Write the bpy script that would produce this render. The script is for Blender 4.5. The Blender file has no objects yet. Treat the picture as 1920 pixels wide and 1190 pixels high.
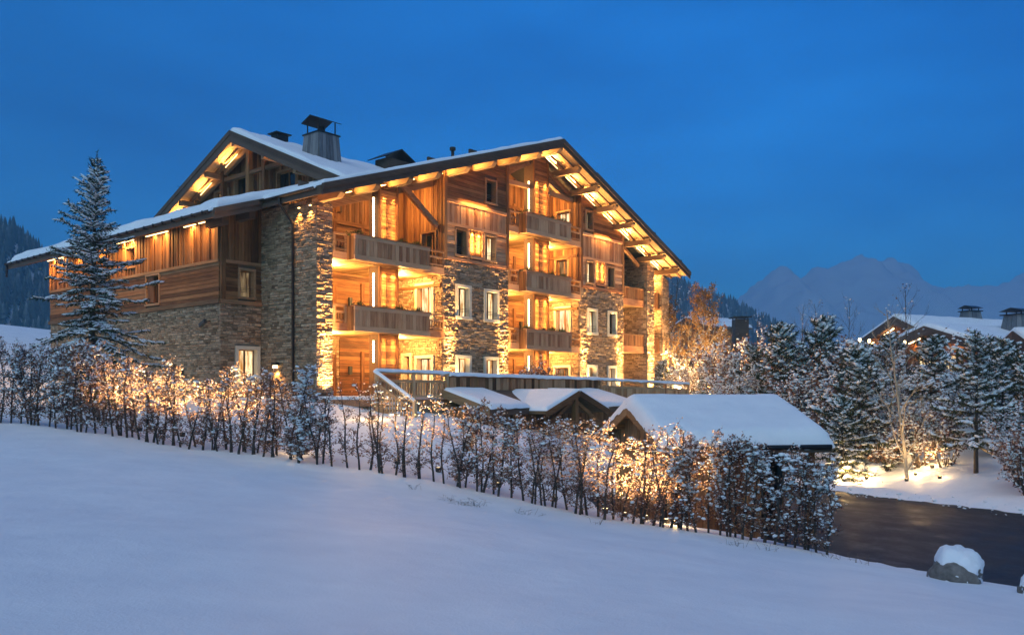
import bpy, math, random
import numpy as np
from mathutils import Vector, Matrix, noise

# ------------------------------------------------------------------ camera, sky, sun, exposure
SC = bpy.context.scene
COL = SC.collection
EYE = 4.0                      # camera height above the road level datum
FPX, CX, HY = 1577.0, 960.0, 738.0
cam_d = bpy.data.cameras.new('camera')
cam_d.sensor_width = 36.0
cam_d.lens = FPX / 1920.0 * 36.0
cam_d.shift_y = (HY - 595.0) / 1920.0
cam_d.clip_start = 0.1
cam_d.clip_end = 20000.0
cam = bpy.data.objects.new('camera', cam_d)
COL.objects.link(cam)
cam.location = (0, 0, EYE)
cam.rotation_euler = (math.radians(90), 0, 0)
SC.camera = cam

SUN_AZ = math.radians(200.0)   # behind the camera
world = bpy.data.worlds.new('World')
SC.world = world
world.use_nodes = True
wn = world.node_tree
bg = wn.nodes['Background']
sky = wn.nodes.new('ShaderNodeTexSky')
sky.sky_type = 'NISHITA'
sky.sun_disc = False
sky.sun_elevation = math.radians(3.2)
sky.sun_rotation = SUN_AZ
sky.air_density = 1.0
sky.dust_density = 1.2
sky.ozone_density = 4.5
wtc = wn.nodes.new('ShaderNodeTexCoord')
wmap = wn.nodes.new('ShaderNodeMapping')
wmap.inputs['Scale'].default_value = (1.0, 1.0, 3.2)
wnoi = wn.nodes.new('ShaderNodeTexNoise')
wnoi.inputs['Scale'].default_value = 2.1
wnoi.inputs['Detail'].default_value = 4.0
wnoi.inputs['Roughness'].default_value = 0.5
wramp = wn.nodes.new('ShaderNodeValToRGB')
wramp.color_ramp.elements[0].position = 0.32
wramp.color_ramp.elements[0].color = (0.02, 0.46, 0.76, 1)
wramp.color_ramp.elements[1].position = 0.68
wramp.color_ramp.elements[1].color = (0.18, 0.92, 1.26, 1)
wmix = wn.nodes.new('ShaderNodeMix')
wmix.data_type = 'RGBA'
wmix.blend_type = 'MULTIPLY'
wmix.inputs[0].default_value = 1.0
wn.links.new(wtc.outputs['Generated'], wmap.inputs[0])
wn.links.new(wmap.outputs[0], wnoi.inputs['Vector'])
wn.links.new(wnoi.outputs['Fac'], wramp.inputs[0])
wn.links.new(sky.outputs[0], wmix.inputs[6])
wn.links.new(wramp.outputs[0], wmix.inputs[7])
wn.links.new(wmix.outputs[2], bg.inputs[0])
bg.inputs[1].default_value = 0.37

sun_d = bpy.data.lights.new('sun', 'SUN')
sun_d.energy = 1.08
sun_d.angle = math.radians(70)
sun_d.color = (0.95, 1.0, 0.93)
sun = bpy.data.objects.new('sun', sun_d)
COL.objects.link(sun)
sun.rotation_euler = (math.radians(38), 0, math.radians(-20))

SC.view_settings.view_transform = 'Standard'
SC.view_settings.look = 'None'
SC.view_settings.exposure = 0.0
SC.view_settings.gamma = 1.0
SC.view_settings.use_curve_mapping = False
SC.cycles.adaptive_threshold = 0.02
SC.cycles.max_bounces = 5
SC.cycles.diffuse_bounces = 2
SC.cycles.glossy_bounces = 2
SC.cycles.transmission_bounces = 3
SC.cycles.transparent_max_bounces = 6
SC.cycles.volume_bounces = 1
SC.cycles.sample_clamp_indirect = 4.0
SC.cycles.caustics_reflective = False
SC.cycles.caustics_refractive = False

RNG = np.random.default_rng(7)
random.seed(7)


def at(px, py, d):
    """world point seen at pixel (px,py) of the 1920 wide frame at distance d along the view axis"""
    return Vector(((px - CX) / FPX * d, d, EYE + (HY - py) / FPX * d))


# ------------------------------------------------------------------ helpers
def link(o, parent=None):
    COL.objects.link(o)
    if parent is not None:
        o.parent = parent
    return o


def thing(name, label, cat, loc=(0, 0, 0), rz=0.0, group=None):
    o = bpy.data.objects.new(name, None)
    o.empty_display_size = 0.2
    COL.objects.link(o)
    o.location = loc
    o.rotation_euler = (0, 0, rz)
    return tag(o, label, cat, group)


def tag(o, label=None, cat=None, group=None, kind=None):
    if label: o['label'] = label
    if cat: o['category'] = cat
    if group: o['group'] = group
    if kind: o['kind'] = kind
    return o


def sub(name, parent):
    o = bpy.data.objects.new(name, None)
    o.empty_display_size = 0.2
    return link(o, parent)


class MB:
    """collects vertices and faces (with one random number per piece) for one mesh"""
    def __init__(self):
        self.v = []; self.f = []; self.r = []

    def add(self, vs, fs, r=None):
        b = len(self.v)
        if r is None: r = random.random()
        self.v.extend([tuple(p) for p in vs])
        self.r.extend([r] * len(vs))
        self.f.extend([tuple(i + b for i in f) for f in fs])
        return self

    def box(self, x0, x1, y0, y1, z0, z1, r=None):
        return self.add([(x0, y0, z0), (x1, y0, z0), (x1, y1, z0), (x0, y1, z0), (x0, y0, z1), (x1, y0, z1), (x1, y1, z1), (x0, y1, z1)],
                        [(0, 3, 2, 1), (4, 5, 6, 7), (0, 1, 5, 4), (1, 2, 6, 5), (2, 3, 7, 6), (3, 0, 4, 7)], r)

    def hexa(self, p, r=None):
        return self.add(p, [(0, 3, 2, 1), (4, 5, 6, 7), (0, 1, 5, 4), (1, 2, 6, 5), (2, 3, 7, 6), (3, 0, 4, 7)], r)

    def beam(self, a, b, w, h, up=(0, 0, 1), r=None):
        """rectangular bar from a to b, w wide sideways, h deep along up"""
        a = Vector(a); b = Vector(b); d = (b - a).normalized()
        s = d.cross(Vector(up))
        if s.length < 1e-4: s = d.cross(Vector((1, 0, 0)))
        s.normalize(); u = s.cross(d).normalized()
        s *= w / 2; u *= h / 2
        return self.hexa([a - s - u, b - s - u, b + s - u, a + s - u, a - s + u, b - s + u, b + s + u, a + s + u], r)

    def tube(self, pts, rad, n=6, r=None, cap=True):
        pts = [Vector(p) for p in pts]
        vs = []; fs = []
        for i, p in enumerate(pts):
            d = (pts[min(i + 1, len(pts) - 1)] - pts[max(i - 1, 0)]).normalized()
            s = d.cross(Vector((0.31, 0.17, 0.93)))
            if s.length < 1e-3: s = d.cross(Vector((1, 0, 0)))
            s.normalize(); u = s.cross(d)
            q = rad[i] if hasattr(rad, '__len__') else rad
            for k in range(n):
                a = 2 * math.pi * k / n
                vs.append(p + s * (q * math.cos(a)) + u * (q * math.sin(a)))
        for i in range(len(pts) - 1):
            for k in range(n):
                k2 = (k + 1) % n
                fs.append((i * n + k, i * n + k2, (i + 1) * n + k2, (i + 1) * n + k))
        if cap:
            fs.append(tuple(range(n - 1, -1, -1)))
            fs.append(tuple((len(pts) - 1) * n + k for k in range(n)))
        return self.add(vs, fs, r)

    def build(self, name, mat, parent=None, smooth=False, kind=None):
        me = bpy.data.meshes.new(name)
        me.from_pydata([tuple(p) for p in self.v], [], self.f)
        at_ = me.attributes.new('rnd', 'FLOAT', 'POINT')
        at_.data.foreach_set('value', np.array(self.r, dtype=np.float32))
        if smooth: me.polygons.foreach_set('use_smooth', [True] * len(me.polygons))
        me.materials.append(mat)
        o = bpy.data.objects.new(name, me)
        if kind: o['kind'] = kind
        return link(o, parent)


def mesh_np(name, V, F, mat, rnd=None, smooth=False):
    me = bpy.data.meshes.new(name)
    V = np.asarray(V, dtype=np.float32); F = np.asarray(F, dtype=np.int32)
    k = F.shape[1]
    me.vertices.add(len(V)); me.vertices.foreach_set('co', V.ravel())
    me.loops.add(F.size); me.loops.foreach_set('vertex_index', F.ravel())
    me.polygons.add(len(F))
    me.polygons.foreach_set('loop_start', np.arange(0, F.size, k, dtype=np.int32))
    me.update(calc_edges=True)
    if rnd is not None:
        a = me.attributes.new('rnd', 'FLOAT', 'POINT')
        a.data.foreach_set('value', np.asarray(rnd, dtype=np.float32))
    if smooth: me.polygons.foreach_set('use_smooth', [True] * len(F))
    me.materials.append(mat)
    me.validate()
    return me


def obj_of(me, name, parent=None, kind=None):
    o = bpy.data.objects.new(name, me)
    if kind: o['kind'] = kind
    return link(o, parent)


def copy_tree(o, parent=None):
    c = o.copy()
    link(c, parent)
    for ch in o.children:
        copy_tree(ch, c)
    return c


def lamp(kind, loc, energy, parent=None, color=(1.0, 0.50, 0.13), radius=0.05, direction=None, angle=60, blend=0.6, size=None):
    d = bpy.data.lights.new('lamp_light', kind)
    d.energy = energy * (6.0 if parent is not None and parent.name == 'chalet' else 1.0)
    d.color = color
    if kind in ('POINT', 'SPOT'): d.shadow_soft_size = radius
    if kind == 'SPOT':
        d.spot_size = math.radians(angle); d.spot_blend = blend
    if kind == 'AREA' and size:
        d.shape = 'RECTANGLE'; d.size = size[0]; d.size_y = size[1]
    o = bpy.data.objects.new('lamp_light', d)
    link(o, parent)
    o.location = loc
    if direction is not None:
        o.rotation_euler = Vector(direction).to_track_quat('-Z', 'Y').to_euler()
    return o


# ------------------------------------------------------------------ materials
def mat(name):
    m = bpy.data.materials.new(name)
    m.use_nodes = True
    return m, m.node_tree, m.node_tree.nodes['Principled BSDF']


def nd(nt, t, **kw):
    n = nt.nodes.new(t)
    for k, v in kw.items():
        if k in n.inputs.keys(): n.inputs[k].default_value = v
        else: setattr(n, k, v)
    return n


def ramp(nt, stops):
    n = nt.nodes.new('ShaderNodeValToRGB')
    e = n.color_ramp.elements
    e[0].position, e[0].color = stops[0][0], (*stops[0][1], 1)
    e[1].position, e[1].color = stops[-1][0], (*stops[-1][1], 1)
    for p, c in stops[1:-1]:
        x = e.new(p); x.color = (*c, 1)
    return n


def snow_mat():
    m, nt, b = mat('snow')
    tc = nd(nt, 'ShaderNodeTexCoord')
    geo = nd(nt, 'ShaderNodeNewGeometry')
    n1 = nd(nt, 'ShaderNodeTexNoise', Scale=1.1, Detail=8.0, Roughness=0.6)
    n2 = nd(nt, 'ShaderNodeTexNoise', Scale=38.0, Detail=4.0, Roughness=0.7)
    nt.links.new(geo.outputs['Position'], n1.inputs['Vector'])
    nt.links.new(geo.outputs['Position'], n2.inputs['Vector'])
    r = ramp(nt, [(0.3, (0.78, 0.80, 0.84)), (0.7, (0.88, 0.89, 0.91))])
    nt.links.new(n1.outputs['Fac'], r.inputs[0])
    nt.links.new(r.outputs[0], b.inputs['Base Color'])
    add = nd(nt, 'ShaderNodeMath', operation='ADD')
    mul = nd(nt, 'ShaderNodeMath', operation='MULTIPLY'); mul.inputs[1].default_value = 0.18
    nt.links.new(n2.outputs['Fac'], mul.inputs[0])
    nt.links.new(n1.outputs['Fac'], add.inputs[0]); nt.links.new(mul.outputs[0], add.inputs[1])
    bp = nd(nt, 'ShaderNodeBump', Strength=0.5, Distance=0.12)
    nt.links.new(add.outputs[0], bp.inputs['Height'])
    nt.links.new(bp.outputs[0], b.inputs['Normal'])
    b.inputs['Roughness'].default_value = 0.62
    b.inputs['Specular IOR Level'].default_value = 0.25
    b.inputs['Subsurface Weight'].default_value = 0.0
    return m


def wood_mat(name, dark, mid, light, axis, rough=0.7, bump=0.25):
    """axis: grain direction 0 x, 1 y, 2 z in the object's own frame"""
    m, nt, b = mat(name)
    tc = nd(nt, 'ShaderNodeTexCoord')
    oi = nd(nt, 'ShaderNodeObjectInfo')
    at_ = nd(nt, 'ShaderNodeAttribute'); at_.attribute_name = 'rnd'
    addr = nd(nt, 'ShaderNodeMath', operation='ADD')
    nt.links.new(oi.outputs['Random'], addr.inputs[0]); nt.links.new(at_.outputs['Fac'], addr.inputs[1])
    fr = nd(nt, 'ShaderNodeMath', operation='FRACT')
    nt.links.new(addr.outputs[0], fr.inputs[0])
    mp = nd(nt, 'ShaderNodeMapping')
    sc = [22.0, 22.0, 22.0]; sc[axis] = 1.3
    mp.inputs['Scale'].default_value = sc
    nt.links.new(tc.outputs['Object'], mp.inputs['Vector'])
    cmb = nd(nt, 'ShaderNodeCombineXYZ')
    m7 = nd(nt, 'ShaderNodeMath', operation='MULTIPLY'); m7.inputs[1].default_value = 37.0
    nt.links.new(fr.outputs[0], m7.inputs[0])
    for i in range(3): nt.links.new(m7.outputs[0], cmb.inputs[i])
    nt.links.new(cmb.outputs[0], mp.inputs['Location'])
    n = nd(nt, 'ShaderNodeTexNoise', Scale=1.0, Detail=6.0, Roughness=0.62)
    nt.links.new(mp.outputs[0], n.inputs['Vector'])
    big = nd(nt, 'ShaderNodeTexNoise', Scale=0.7, Detail=3.0)
    nt.links.new(tc.outputs['Object'], big.inputs['Vector'])
    w1 = nd(nt, 'ShaderNodeMath', operation='MULTIPLY_ADD'); w1.inputs[1].default_value = 0.55; w1.inputs[2].default_value = -0.27
    nt.links.new(fr.outputs[0], w1.inputs[0])
    s1 = nd(nt, 'ShaderNodeMath', operation='ADD')
    nt.links.new(n.outputs['Fac'], s1.inputs[0]); nt.links.new(w1.outputs[0], s1.inputs[1])
    w2 = nd(nt, 'ShaderNodeMath', operation='MULTIPLY_ADD'); w2.inputs[1].default_value = 0.5; w2.inputs[2].default_value = -0.25
    nt.links.new(big.outputs['Fac'], w2.inputs[0])
    s2 = nd(nt, 'ShaderNodeMath', operation='ADD')
    nt.links.new(s1.outputs[0], s2.inputs[0]); nt.links.new(w2.outputs[0], s2.inputs[1])
    r = ramp(nt, [(0.22, dark), (0.5, mid), (0.8, light)])
    nt.links.new(s2.outputs[0], r.inputs[0])
    nt.links.new(r.outputs[0], b.inputs['Base Color'])
    bp = nd(nt, 'ShaderNodeBump', Strength=bump, Distance=0.02)
    nt.links.new(n.outputs['Fac'], bp.inputs['Height'])
    nt.links.new(bp.outputs[0], b.inputs['Normal'])
    b.inputs['Roughness'].default_value = rough
    b.inputs['Specular IOR Level'].default_value = 0.25
    return m


def stone_mat():
    m, nt, b = mat('rubble_stone')
    tc = nd(nt, 'ShaderNodeTexCoord')
    oi = nd(nt, 'ShaderNodeObjectInfo')
    at_ = nd(nt, 'ShaderNodeAttribute'); at_.attribute_name = 'rnd'
    addr = nd(nt, 'ShaderNodeMath', operation='ADD')
    nt.links.new(oi.outputs['Random'], addr.inputs[0]); nt.links.new(at_.outputs['Fac'], addr.inputs[1])
    fr = nd(nt, 'ShaderNodeMath', operation='FRACT'); nt.links.new(addr.outputs[0], fr.inputs[0])
    r = ramp(nt, [(0.0, (0.19, 0.12, 0.072)), (0.3, (0.34, 0.225, 0.138)), (0.6, (0.45, 0.31, 0.195)), (0.85, (0.55, 0.40, 0.27)), (1.0, (0.34, 0.20, 0.112))])
    nt.links.new(fr.outputs[0], r.inputs[0])
    n = nd(nt, 'ShaderNodeTexNoise', Scale=9.0, Detail=7.0, Roughness=0.65)
    nt.links.new(tc.outputs['Object'], n.inputs['Vector'])
    r2 = ramp(nt, [(0.3, (0.6, 0.6, 0.62)), (0.7, (1.2, 1.17, 1.12))])
    nt.links.new(n.outputs['Fac'], r2.inputs[0])
    mx = nd(nt, 'ShaderNodeMix', data_type='RGBA', blend_type='MULTIPLY'); mx.inputs[0].default_value = 1
    nt.links.new(r.outputs[0], mx.inputs[6]); nt.links.new(r2.outputs[0], mx.inputs[7])
    nt.links.new(mx.outputs[2], b.inputs['Base Color'])
    bp = nd(nt, 'ShaderNodeBump', Strength=0.7, Distance=0.03)
    nt.links.new(n.outputs['Fac'], bp.inputs['Height']); nt.links.new(bp.outputs[0], b.inputs['Normal'])
    b.inputs['Roughness'].default_value = 0.85
    b.inputs['Specular IOR Level'].default_value = 0.2
    return m


def plain(name, col, rough=0.7, var=0.25, scale=6.0, metal=0.0, bump=0.15):
    m, nt, b = mat(name)
    tc = nd(nt, 'ShaderNodeTexCoord')
    n = nd(nt, 'ShaderNodeTexNoise', Scale=scale, Detail=5.0, Roughness=0.6)
    nt.links.new(tc.outputs['Object'], n.inputs['Vector'])
    r = ramp(nt, [(0.3, tuple(c * (1 - var) for c in col)), (0.7, tuple(min(1, c * (1 + var)) for c in col))])
    nt.links.new(n.outputs['Fac'], r.inputs[0]); nt.links.new(r.outputs[0], b.inputs['Base Color'])
    if bump:
        bp = nd(nt, 'ShaderNodeBump', Strength=bump, Distance=0.02)
        nt.links.new(n.outputs['Fac'], bp.inputs['Height']); nt.links.new(bp.outputs[0], b.inputs['Normal'])
    b.inputs['Roughness'].default_value = rough
    b.inputs['Metallic'].default_value = metal
    return m


def leaf_mat(name, stops, trans=0.35):
    m, nt, b = mat(name)
    at_ = nd(nt, 'ShaderNodeAttribute'); at_.attribute_name = 'rnd'
    r = ramp(nt, stops)
    nt.links.new(at_.outputs['Fac'], r.inputs[0])
    nt.links.new(r.outputs[0], b.inputs['Base Color'])
    b.inputs['Roughness'].default_value = 0.75
    b.inputs['Specular IOR Level'].default_value = 0.15
    if trans:
        t = nd(nt, 'ShaderNodeBsdfTranslucent')
        nt.links.new(r.outputs[0], t.inputs['Color'])
        mx = nd(nt, 'ShaderNodeMixShader'); mx.inputs[0].default_value = trans
        out = nt.nodes['Material Output']
        nt.links.new(b.outputs[0], mx.inputs[1]); nt.links.new(t.outputs[0], mx.inputs[2])
        nt.links.new(mx.outputs[0], out.inputs['Surface'])
    return m


def emit(name, col, strength):
    m, nt, b = mat(name)
    b.inputs['Base Color'].default_value = (*col, 1)
    b.inputs['Emission Color'].default_value = (*col, 1)
    b.inputs['Emission Strength'].default_value = strength
    return m


def lit_pane_mat(name, strength, lo, hi):
    """window glass with the lit room seen through it"""
    m, nt, b = mat(name)
    tc = nd(nt, 'ShaderNodeTexCoord')
    oi = nd(nt, 'ShaderNodeObjectInfo')
    mp = nd(nt, 'ShaderNodeMapping'); mp.inputs['Scale'].default_value = (4.5, 4.5, 0.8)
    nt.links.new(tc.outputs['Object'], mp.inputs['Vector'])
    n = nd(nt, 'ShaderNodeTexNoise', Scale=1.6, Detail=3.0)
    nt.links.new(mp.outputs[0], n.inputs['Vector'])
    r = ramp(nt, [(0.36, lo), (0.62, hi)])
    nt.links.new(n.outputs['Fac'], r.inputs[0])
    b.inputs['Base Color'].default_value = (0.02, 0.02, 0.02, 1)
    nt.links.new(r.outputs[0], b.inputs['Emission Color'])
    b.inputs['Emission Strength'].default_value = strength
    b.inputs['Roughness'].default_value = 0.08
    return m


M = {}
M['snow'] = snow_mat()
M['stone'] = stone_mat()
M['mortar'] = plain('mortar', (0.19, 0.16, 0.125), 0.95)
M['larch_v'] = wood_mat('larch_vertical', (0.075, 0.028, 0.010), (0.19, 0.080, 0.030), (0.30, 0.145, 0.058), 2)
M['larch_h'] = wood_mat('larch_along', (0.075, 0.028, 0.010), (0.19, 0.080, 0.030), (0.30, 0.145, 0.058), 0)
M['larch_d'] = wood_mat('larch_depth', (0.085, 0.033, 0.012), (0.20, 0.088, 0.034), (0.31, 0.15, 0.062), 1)
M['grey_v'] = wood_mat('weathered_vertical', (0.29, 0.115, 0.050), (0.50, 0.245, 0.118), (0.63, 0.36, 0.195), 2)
M['grey_h'] = wood_mat('weathered_along', (0.30, 0.12, 0.055), (0.51, 0.255, 0.125), (0.64, 0.37, 0.205), 0)
M['beam_h'] = wood_mat('beam_along', (0.18, 0.088, 0.042), (0.33, 0.18, 0.09), (0.43, 0.25, 0.135), 0)
M['beam_d'] = wood_mat('beam_depth', (0.12, 0.065, 0.032), (0.23, 0.135, 0.068), (0.32, 0.20, 0.105), 1)
M['pale_v'] = wood_mat('pale_larch_vertical', (0.30, 0.15, 0.065), (0.50, 0.30, 0.15), (0.62, 0.41, 0.23), 2)  # larch brightened: warm light on the terrace rails put into the colour
M['pale_h'] = wood_mat('pale_larch_along', (0.30, 0.15, 0.065), (0.50, 0.30, 0.15), (0.62, 0.41, 0.23), 0)
M['soffit'] = wood_mat('soffit_board', (0.30, 0.18, 0.08), (0.44, 0.28, 0.13), (0.55, 0.37, 0.19), 0)
M['barge'] = wood_mat('dark_barge', (0.062, 0.036, 0.025), (0.105, 0.064, 0.045), (0.15, 0.095, 0.068), 0)
M['roof'] = plain('slate_roof', (0.04, 0.035, 0.035), 0.8)
M['zinc'] = plain('zinc', (0.035, 0.03, 0.03), 0.45, metal=0.6)
M['chim'] = wood_mat('chimney_board', (0.10, 0.10, 0.11), (0.16, 0.16, 0.17), (0.24, 0.235, 0.24), 2)
M['cream'] = plain('cream_stone', (0.62, 0.55, 0.43), 0.8, var=0.08)
M['iron'] = plain('black_iron', (0.02, 0.02, 0.02), 0.5)
M['lit'] = lit_pane_mat('lit_window', 1.55, (0.42, 0.16, 0.03), (1.0, 0.82, 0.46))
M['dim'] = lit_pane_mat('dim_window', 0.32, (0.12, 0.05, 0.015), (0.8, 0.55, 0.28))
m, nt, b = mat('dark_glass'); b.inputs['Base Color'].default_value = (0.012, 0.014, 0.018, 1); b.inputs['Roughness'].default_value = 0.06; M['dark'] = m
M['tube'] = emit('led_tube', (1.0, 0.72, 0.38), 7.0)
M['strip'] = emit('led_strip', (1.0, 0.66, 0.28), 5.0)
M['bulb'] = emit('lamp_glass', (1.0, 0.70, 0.34), 9.0)
M['bark'] = plain('bark', (0.055, 0.042, 0.034), 0.9, var=0.4, scale=14)
M['birch'] = plain('pale_bark', (0.34, 0.29, 0.22), 0.85, var=0.3, scale=10)
M['needle'] = leaf_mat('needles', [(0, (0.020, 0.034, 0.022)), (0.6, (0.035, 0.055, 0.030)), (1, (0.065, 0.080, 0.04))], 0.1)
M['pine'] = leaf_mat('pine_needles', [(0, (0.030, 0.038, 0.020)), (0.6, (0.055, 0.065, 0.032)), (1, (0.10, 0.095, 0.045))], 0.1)
M['russet'] = leaf_mat('russet_leaf', [(0, (0.12, 0.062, 0.05)), (0.5, (0.27, 0.155, 0.115)), (1, (0.50, 0.34, 0.24))], 0.6)
M['golden'] = leaf_mat('golden_leaf', [(0, (0.18, 0.085, 0.022)), (0.5, (0.32, 0.165, 0.045)), (1, (0.46, 0.27, 0.09))])
M['olive'] = leaf_mat('olive_leaf', [(0, (0.07, 0.08, 0.02)), (1, (0.20, 0.20, 0.05))])
M['green'] = leaf_mat('planter_leaf', [(0, (0.03, 0.05, 0.02)), (0.7, (0.07, 0.10, 0.03)), (1, (0.25, 0.22, 0.05))])
M['grass'] = leaf_mat('dry_grass', [(0, (0.12, 0.10, 0.08)), (1, (0.25, 0.21, 0.16))])
M['farwood'] = leaf_mat('far_conifer', [(0, (0.012, 0.020, 0.016)), (0.55, (0.03, 0.045, 0.035)), (0.8, (0.10, 0.12, 0.12)), (1, (0.35, 0.38, 0.40))], 0)
M['rock'] = plain('rock', (0.16, 0.145, 0.13), 0.9, var=0.45, scale=7, bump=0.8)


def asphalt_mat():
    m, nt, b = mat('wet_asphalt')
    geo = nd(nt, 'ShaderNodeNewGeometry')
    n = nd(nt, 'ShaderNodeTexNoise', Scale=0.7, Detail=9.0, Roughness=0.68)
    n2 = nd(nt, 'ShaderNodeTexNoise', Scale=70.0, Detail=3.0)
    mp = nd(nt, 'ShaderNodeMapping'); mp.inputs['Scale'].default_value = (1.5, 1.0, 1.0); mp.inputs['Rotation'].default_value = (0, 0, 0.5)
    nt.links.new(geo.outputs['Position'], mp.inputs['Vector']); nt.links.new(mp.outputs[0], n.inputs['Vector'])
    nt.links.new(geo.outputs['Position'], n2.inputs['Vector'])
    r = ramp(nt, [(0.35, (0.010, 0.009, 0.010)), (0.58, (0.024, 0.022, 0.023)), (0.70, (0.06, 0.06, 0.065)), (0.8, (0.16, 0.165, 0.18))])
    sx = nd(nt, 'ShaderNodeVectorMath', operation='DOT_PRODUCT'); sx.inputs[1].default_value = (0.8, 0.6, 0.0)
    nt.links.new(geo.outputs['Position'], sx.inputs[0])
    sn = nd(nt, 'ShaderNodeMath', operation='MULTIPLY'); sn.inputs[1].default_value = 3.9
    nt.links.new(sx.outputs['Value'], sn.inputs[0])
    si = nd(nt, 'ShaderNodeMath', operation='SINE'); nt.links.new(sn.outputs[0], si.inputs[0])
    ma = nd(nt, 'ShaderNodeMath', operation='MULTIPLY_ADD'); ma.inputs[1].default_value = 0.055
    nt.links.new(si.outputs[0], ma.inputs[0]); nt.links.new(n.outputs['Fac'], ma.inputs[2])
    nt.links.new(ma.outputs[0], r.inputs[0]); nt.links.new(r.outputs[0], b.inputs['Base Color'])
    r2 = ramp(nt, [(0.35, (0.48,) * 3), (0.7, (0.9,) * 3)])
    nt.links.new(n.outputs['Fac'], r2.inputs[0]); nt.links.new(r2.outputs[0], b.inputs['Roughness'])
    bp = nd(nt, 'ShaderNodeBump', Strength=0.5, Distance=0.01)
    nt.links.new(n2.outputs['Fac'], bp.inputs['Height']); nt.links.new(bp.outputs[0], b.inputs['Normal'])
    return m


M['asphalt'] = asphalt_mat()


# ------------------------------------------------------------------ snow sheets laid on a four-cornered surface
def snow_sheet(c00, c10, c11, c01, thick, name='snow', parent=None, cell=0.25, rr=0.25, amp=0.05, seed=0, wave=0.8, droop=0.0, kind=None, maxn=150, fade=0.0):
    c = [Vector(p) for p in (c00, c10, c11, c01)]
    lu = max((c[1] - c[0]).length, (c[2] - c[3]).length); lv = max((c[3] - c[0]).length, (c[2] - c[1]).length)
    nu = int(min(maxn, max(6, lu / cell))); nv = int(min(maxn, max(6, lv / cell)))
    # denser rows near the borders give a rounded lip
    def coords(n, l):
        e = [0.0, 0.02, 0.07, 0.16, 0.3]
        e = [x * min(rr / 0.3, l * 0.3 / 0.3) for x in e]
        inner = np.linspace(e[-1], l - e[-1], max(3, n))[1:-1]
        return np.array(e + list(inner) + [l - x for x in reversed(e)])
    U = coords(nu, lu); W = coords(nv, lv)
    V = []; F = []
    n_u, n_v = len(U), len(W)
    r_ = min(rr, 0.45 * lu, 0.45 * lv)
    for j, w in enumerate(W):
        for i, u_ in enumerate(U):
            a, b_ = u_ / lu, w / lv
            p = (c[0] * (1 - a) + c[1] * a) * (1 - b_) + (c[3] * (1 - a) + c[2] * a) * b_
            d = min(u_, lu - u_, w, lv - w)
            e = 1.0 if d >= r_ else math.sqrt(max(0.0, 1 - (1 - d / r_) ** 2))
            nz = noise.noise(Vector((p.x * wave + seed * 7.3, p.y * wave, p.z * wave + seed))) + 0.5 * noise.noise(Vector((p.x * wave * 2.7, p.y * wave * 2.7 + seed, p.z * wave * 2.7)))
            h = (thick + amp * nz) * e
            q = p + Vector((0, 0, max(0.0, h)))
            if droop and d < r_: q.z -= droop * (1 - d / r_) ** 2 * (0.6 + 0.8 * abs(nz))
            if d < 0.05: q.z -= 0.05 * max(0.0, 0.35 + noise.noise(Vector((p.x * 2.3 + seed, p.y * 2.3, p.z * 2.3))) + 0.5 * noise.noise(Vector((p.x * 6.1, p.y * 6.1 + seed, p.z))))
            V.append(q)
    for j in range(n_v - 1):
        for i in range(n_u - 1):
            F.append((j * n_u + i, j * n_u + i + 1, (j + 1) * n_u + i + 1, (j + 1) * n_u + i))
    me = mesh_np(name, [tuple(v) for v in V], F, M['snow'], smooth=True)
    o = obj_of(me, name, parent, kind)
    return o

# ------------------------------------------------------------------ ground
ROAD_Z = EYE - 3.85
HEDGE = [(-40, 792, 24.4), (0, 795, 24.0), (100, 801, 23.5), (230, 816, 22.9), (350, 838, 22.3), (500, 856, 21.7), (600, 872, 21.2), (700, 886, 20.8), (800, 900, 20.3),
         (900, 922, 19.8), (1000, 942, 19.3), (1100, 968, 18.8), (1200, 985, 18.3), (1300, 1002, 17.9), (1400, 1016, 17.5), (1480, 1030, 17.2), (1550, 1046, 17.0)]
CP = [tuple(at(*h)) for h in HEDGE]
CP += [tuple(at(*p)) for p in [
    (0, 1190, 5.2), (480, 1190, 5.75), (960, 1190, 6.1), (1440, 1190, 6.6), (1920, 1190, 7.3),
    (1620, 1058, 16.4), (1680, 1066, 15.9), (1800, 1086, 14.6), (1920, 1107, 13.6), (2100, 1140, 12.2), (2400, 1230, 9.5),
    (420, 765, 31.0), (520, 762, 31.0), (600, 752, 34.5), (640, 765, 31.0), (490, 747, 37), (250, 755, 36), (120, 760, 33), (-150, 770, 33), (0, 764, 36), (380, 790, 27), (560, 800, 26.5), (200, 775, 29),
    (700, 776, 29.5), (760, 788, 28), (830, 806, 27), (900, 856, 25), (1000, 900, 23.2), (1080, 948, 21.0),
    (1640, 905, 35.5), (1720, 892, 35), (1830, 890, 33), (1905, 930, 29), (1600, 846, 40), (1750, 812, 42), (1880, 812, 40), (1500, 775, 50), (1350, 752, 55), (1250, 745, 62), (1600, 745, 70), (1900, 745, 70), (1420, 830, 42)]]
CP += [(0, 0, EYE - 1.75), (0, -25, EYE - 1.7), (-25, 0, EYE - 1.0), (25, -5, EYE - 3.3), (-35, 20, EYE - 0.2), (45, 30, EYE - 1.0), (60, 55, EYE + 1.0), (30, 62, EYE - 0.2), (-25, 45, EYE + 0.3), (-37, 60, EYE + 4.2), (-48, 62, EYE + 5.5), (-40, 80, EYE + 6),
       (0, 75, EYE), (10, 50, EYE - 0.5), (-5, 55, EYE)]
CP = np.array(CP)
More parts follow.
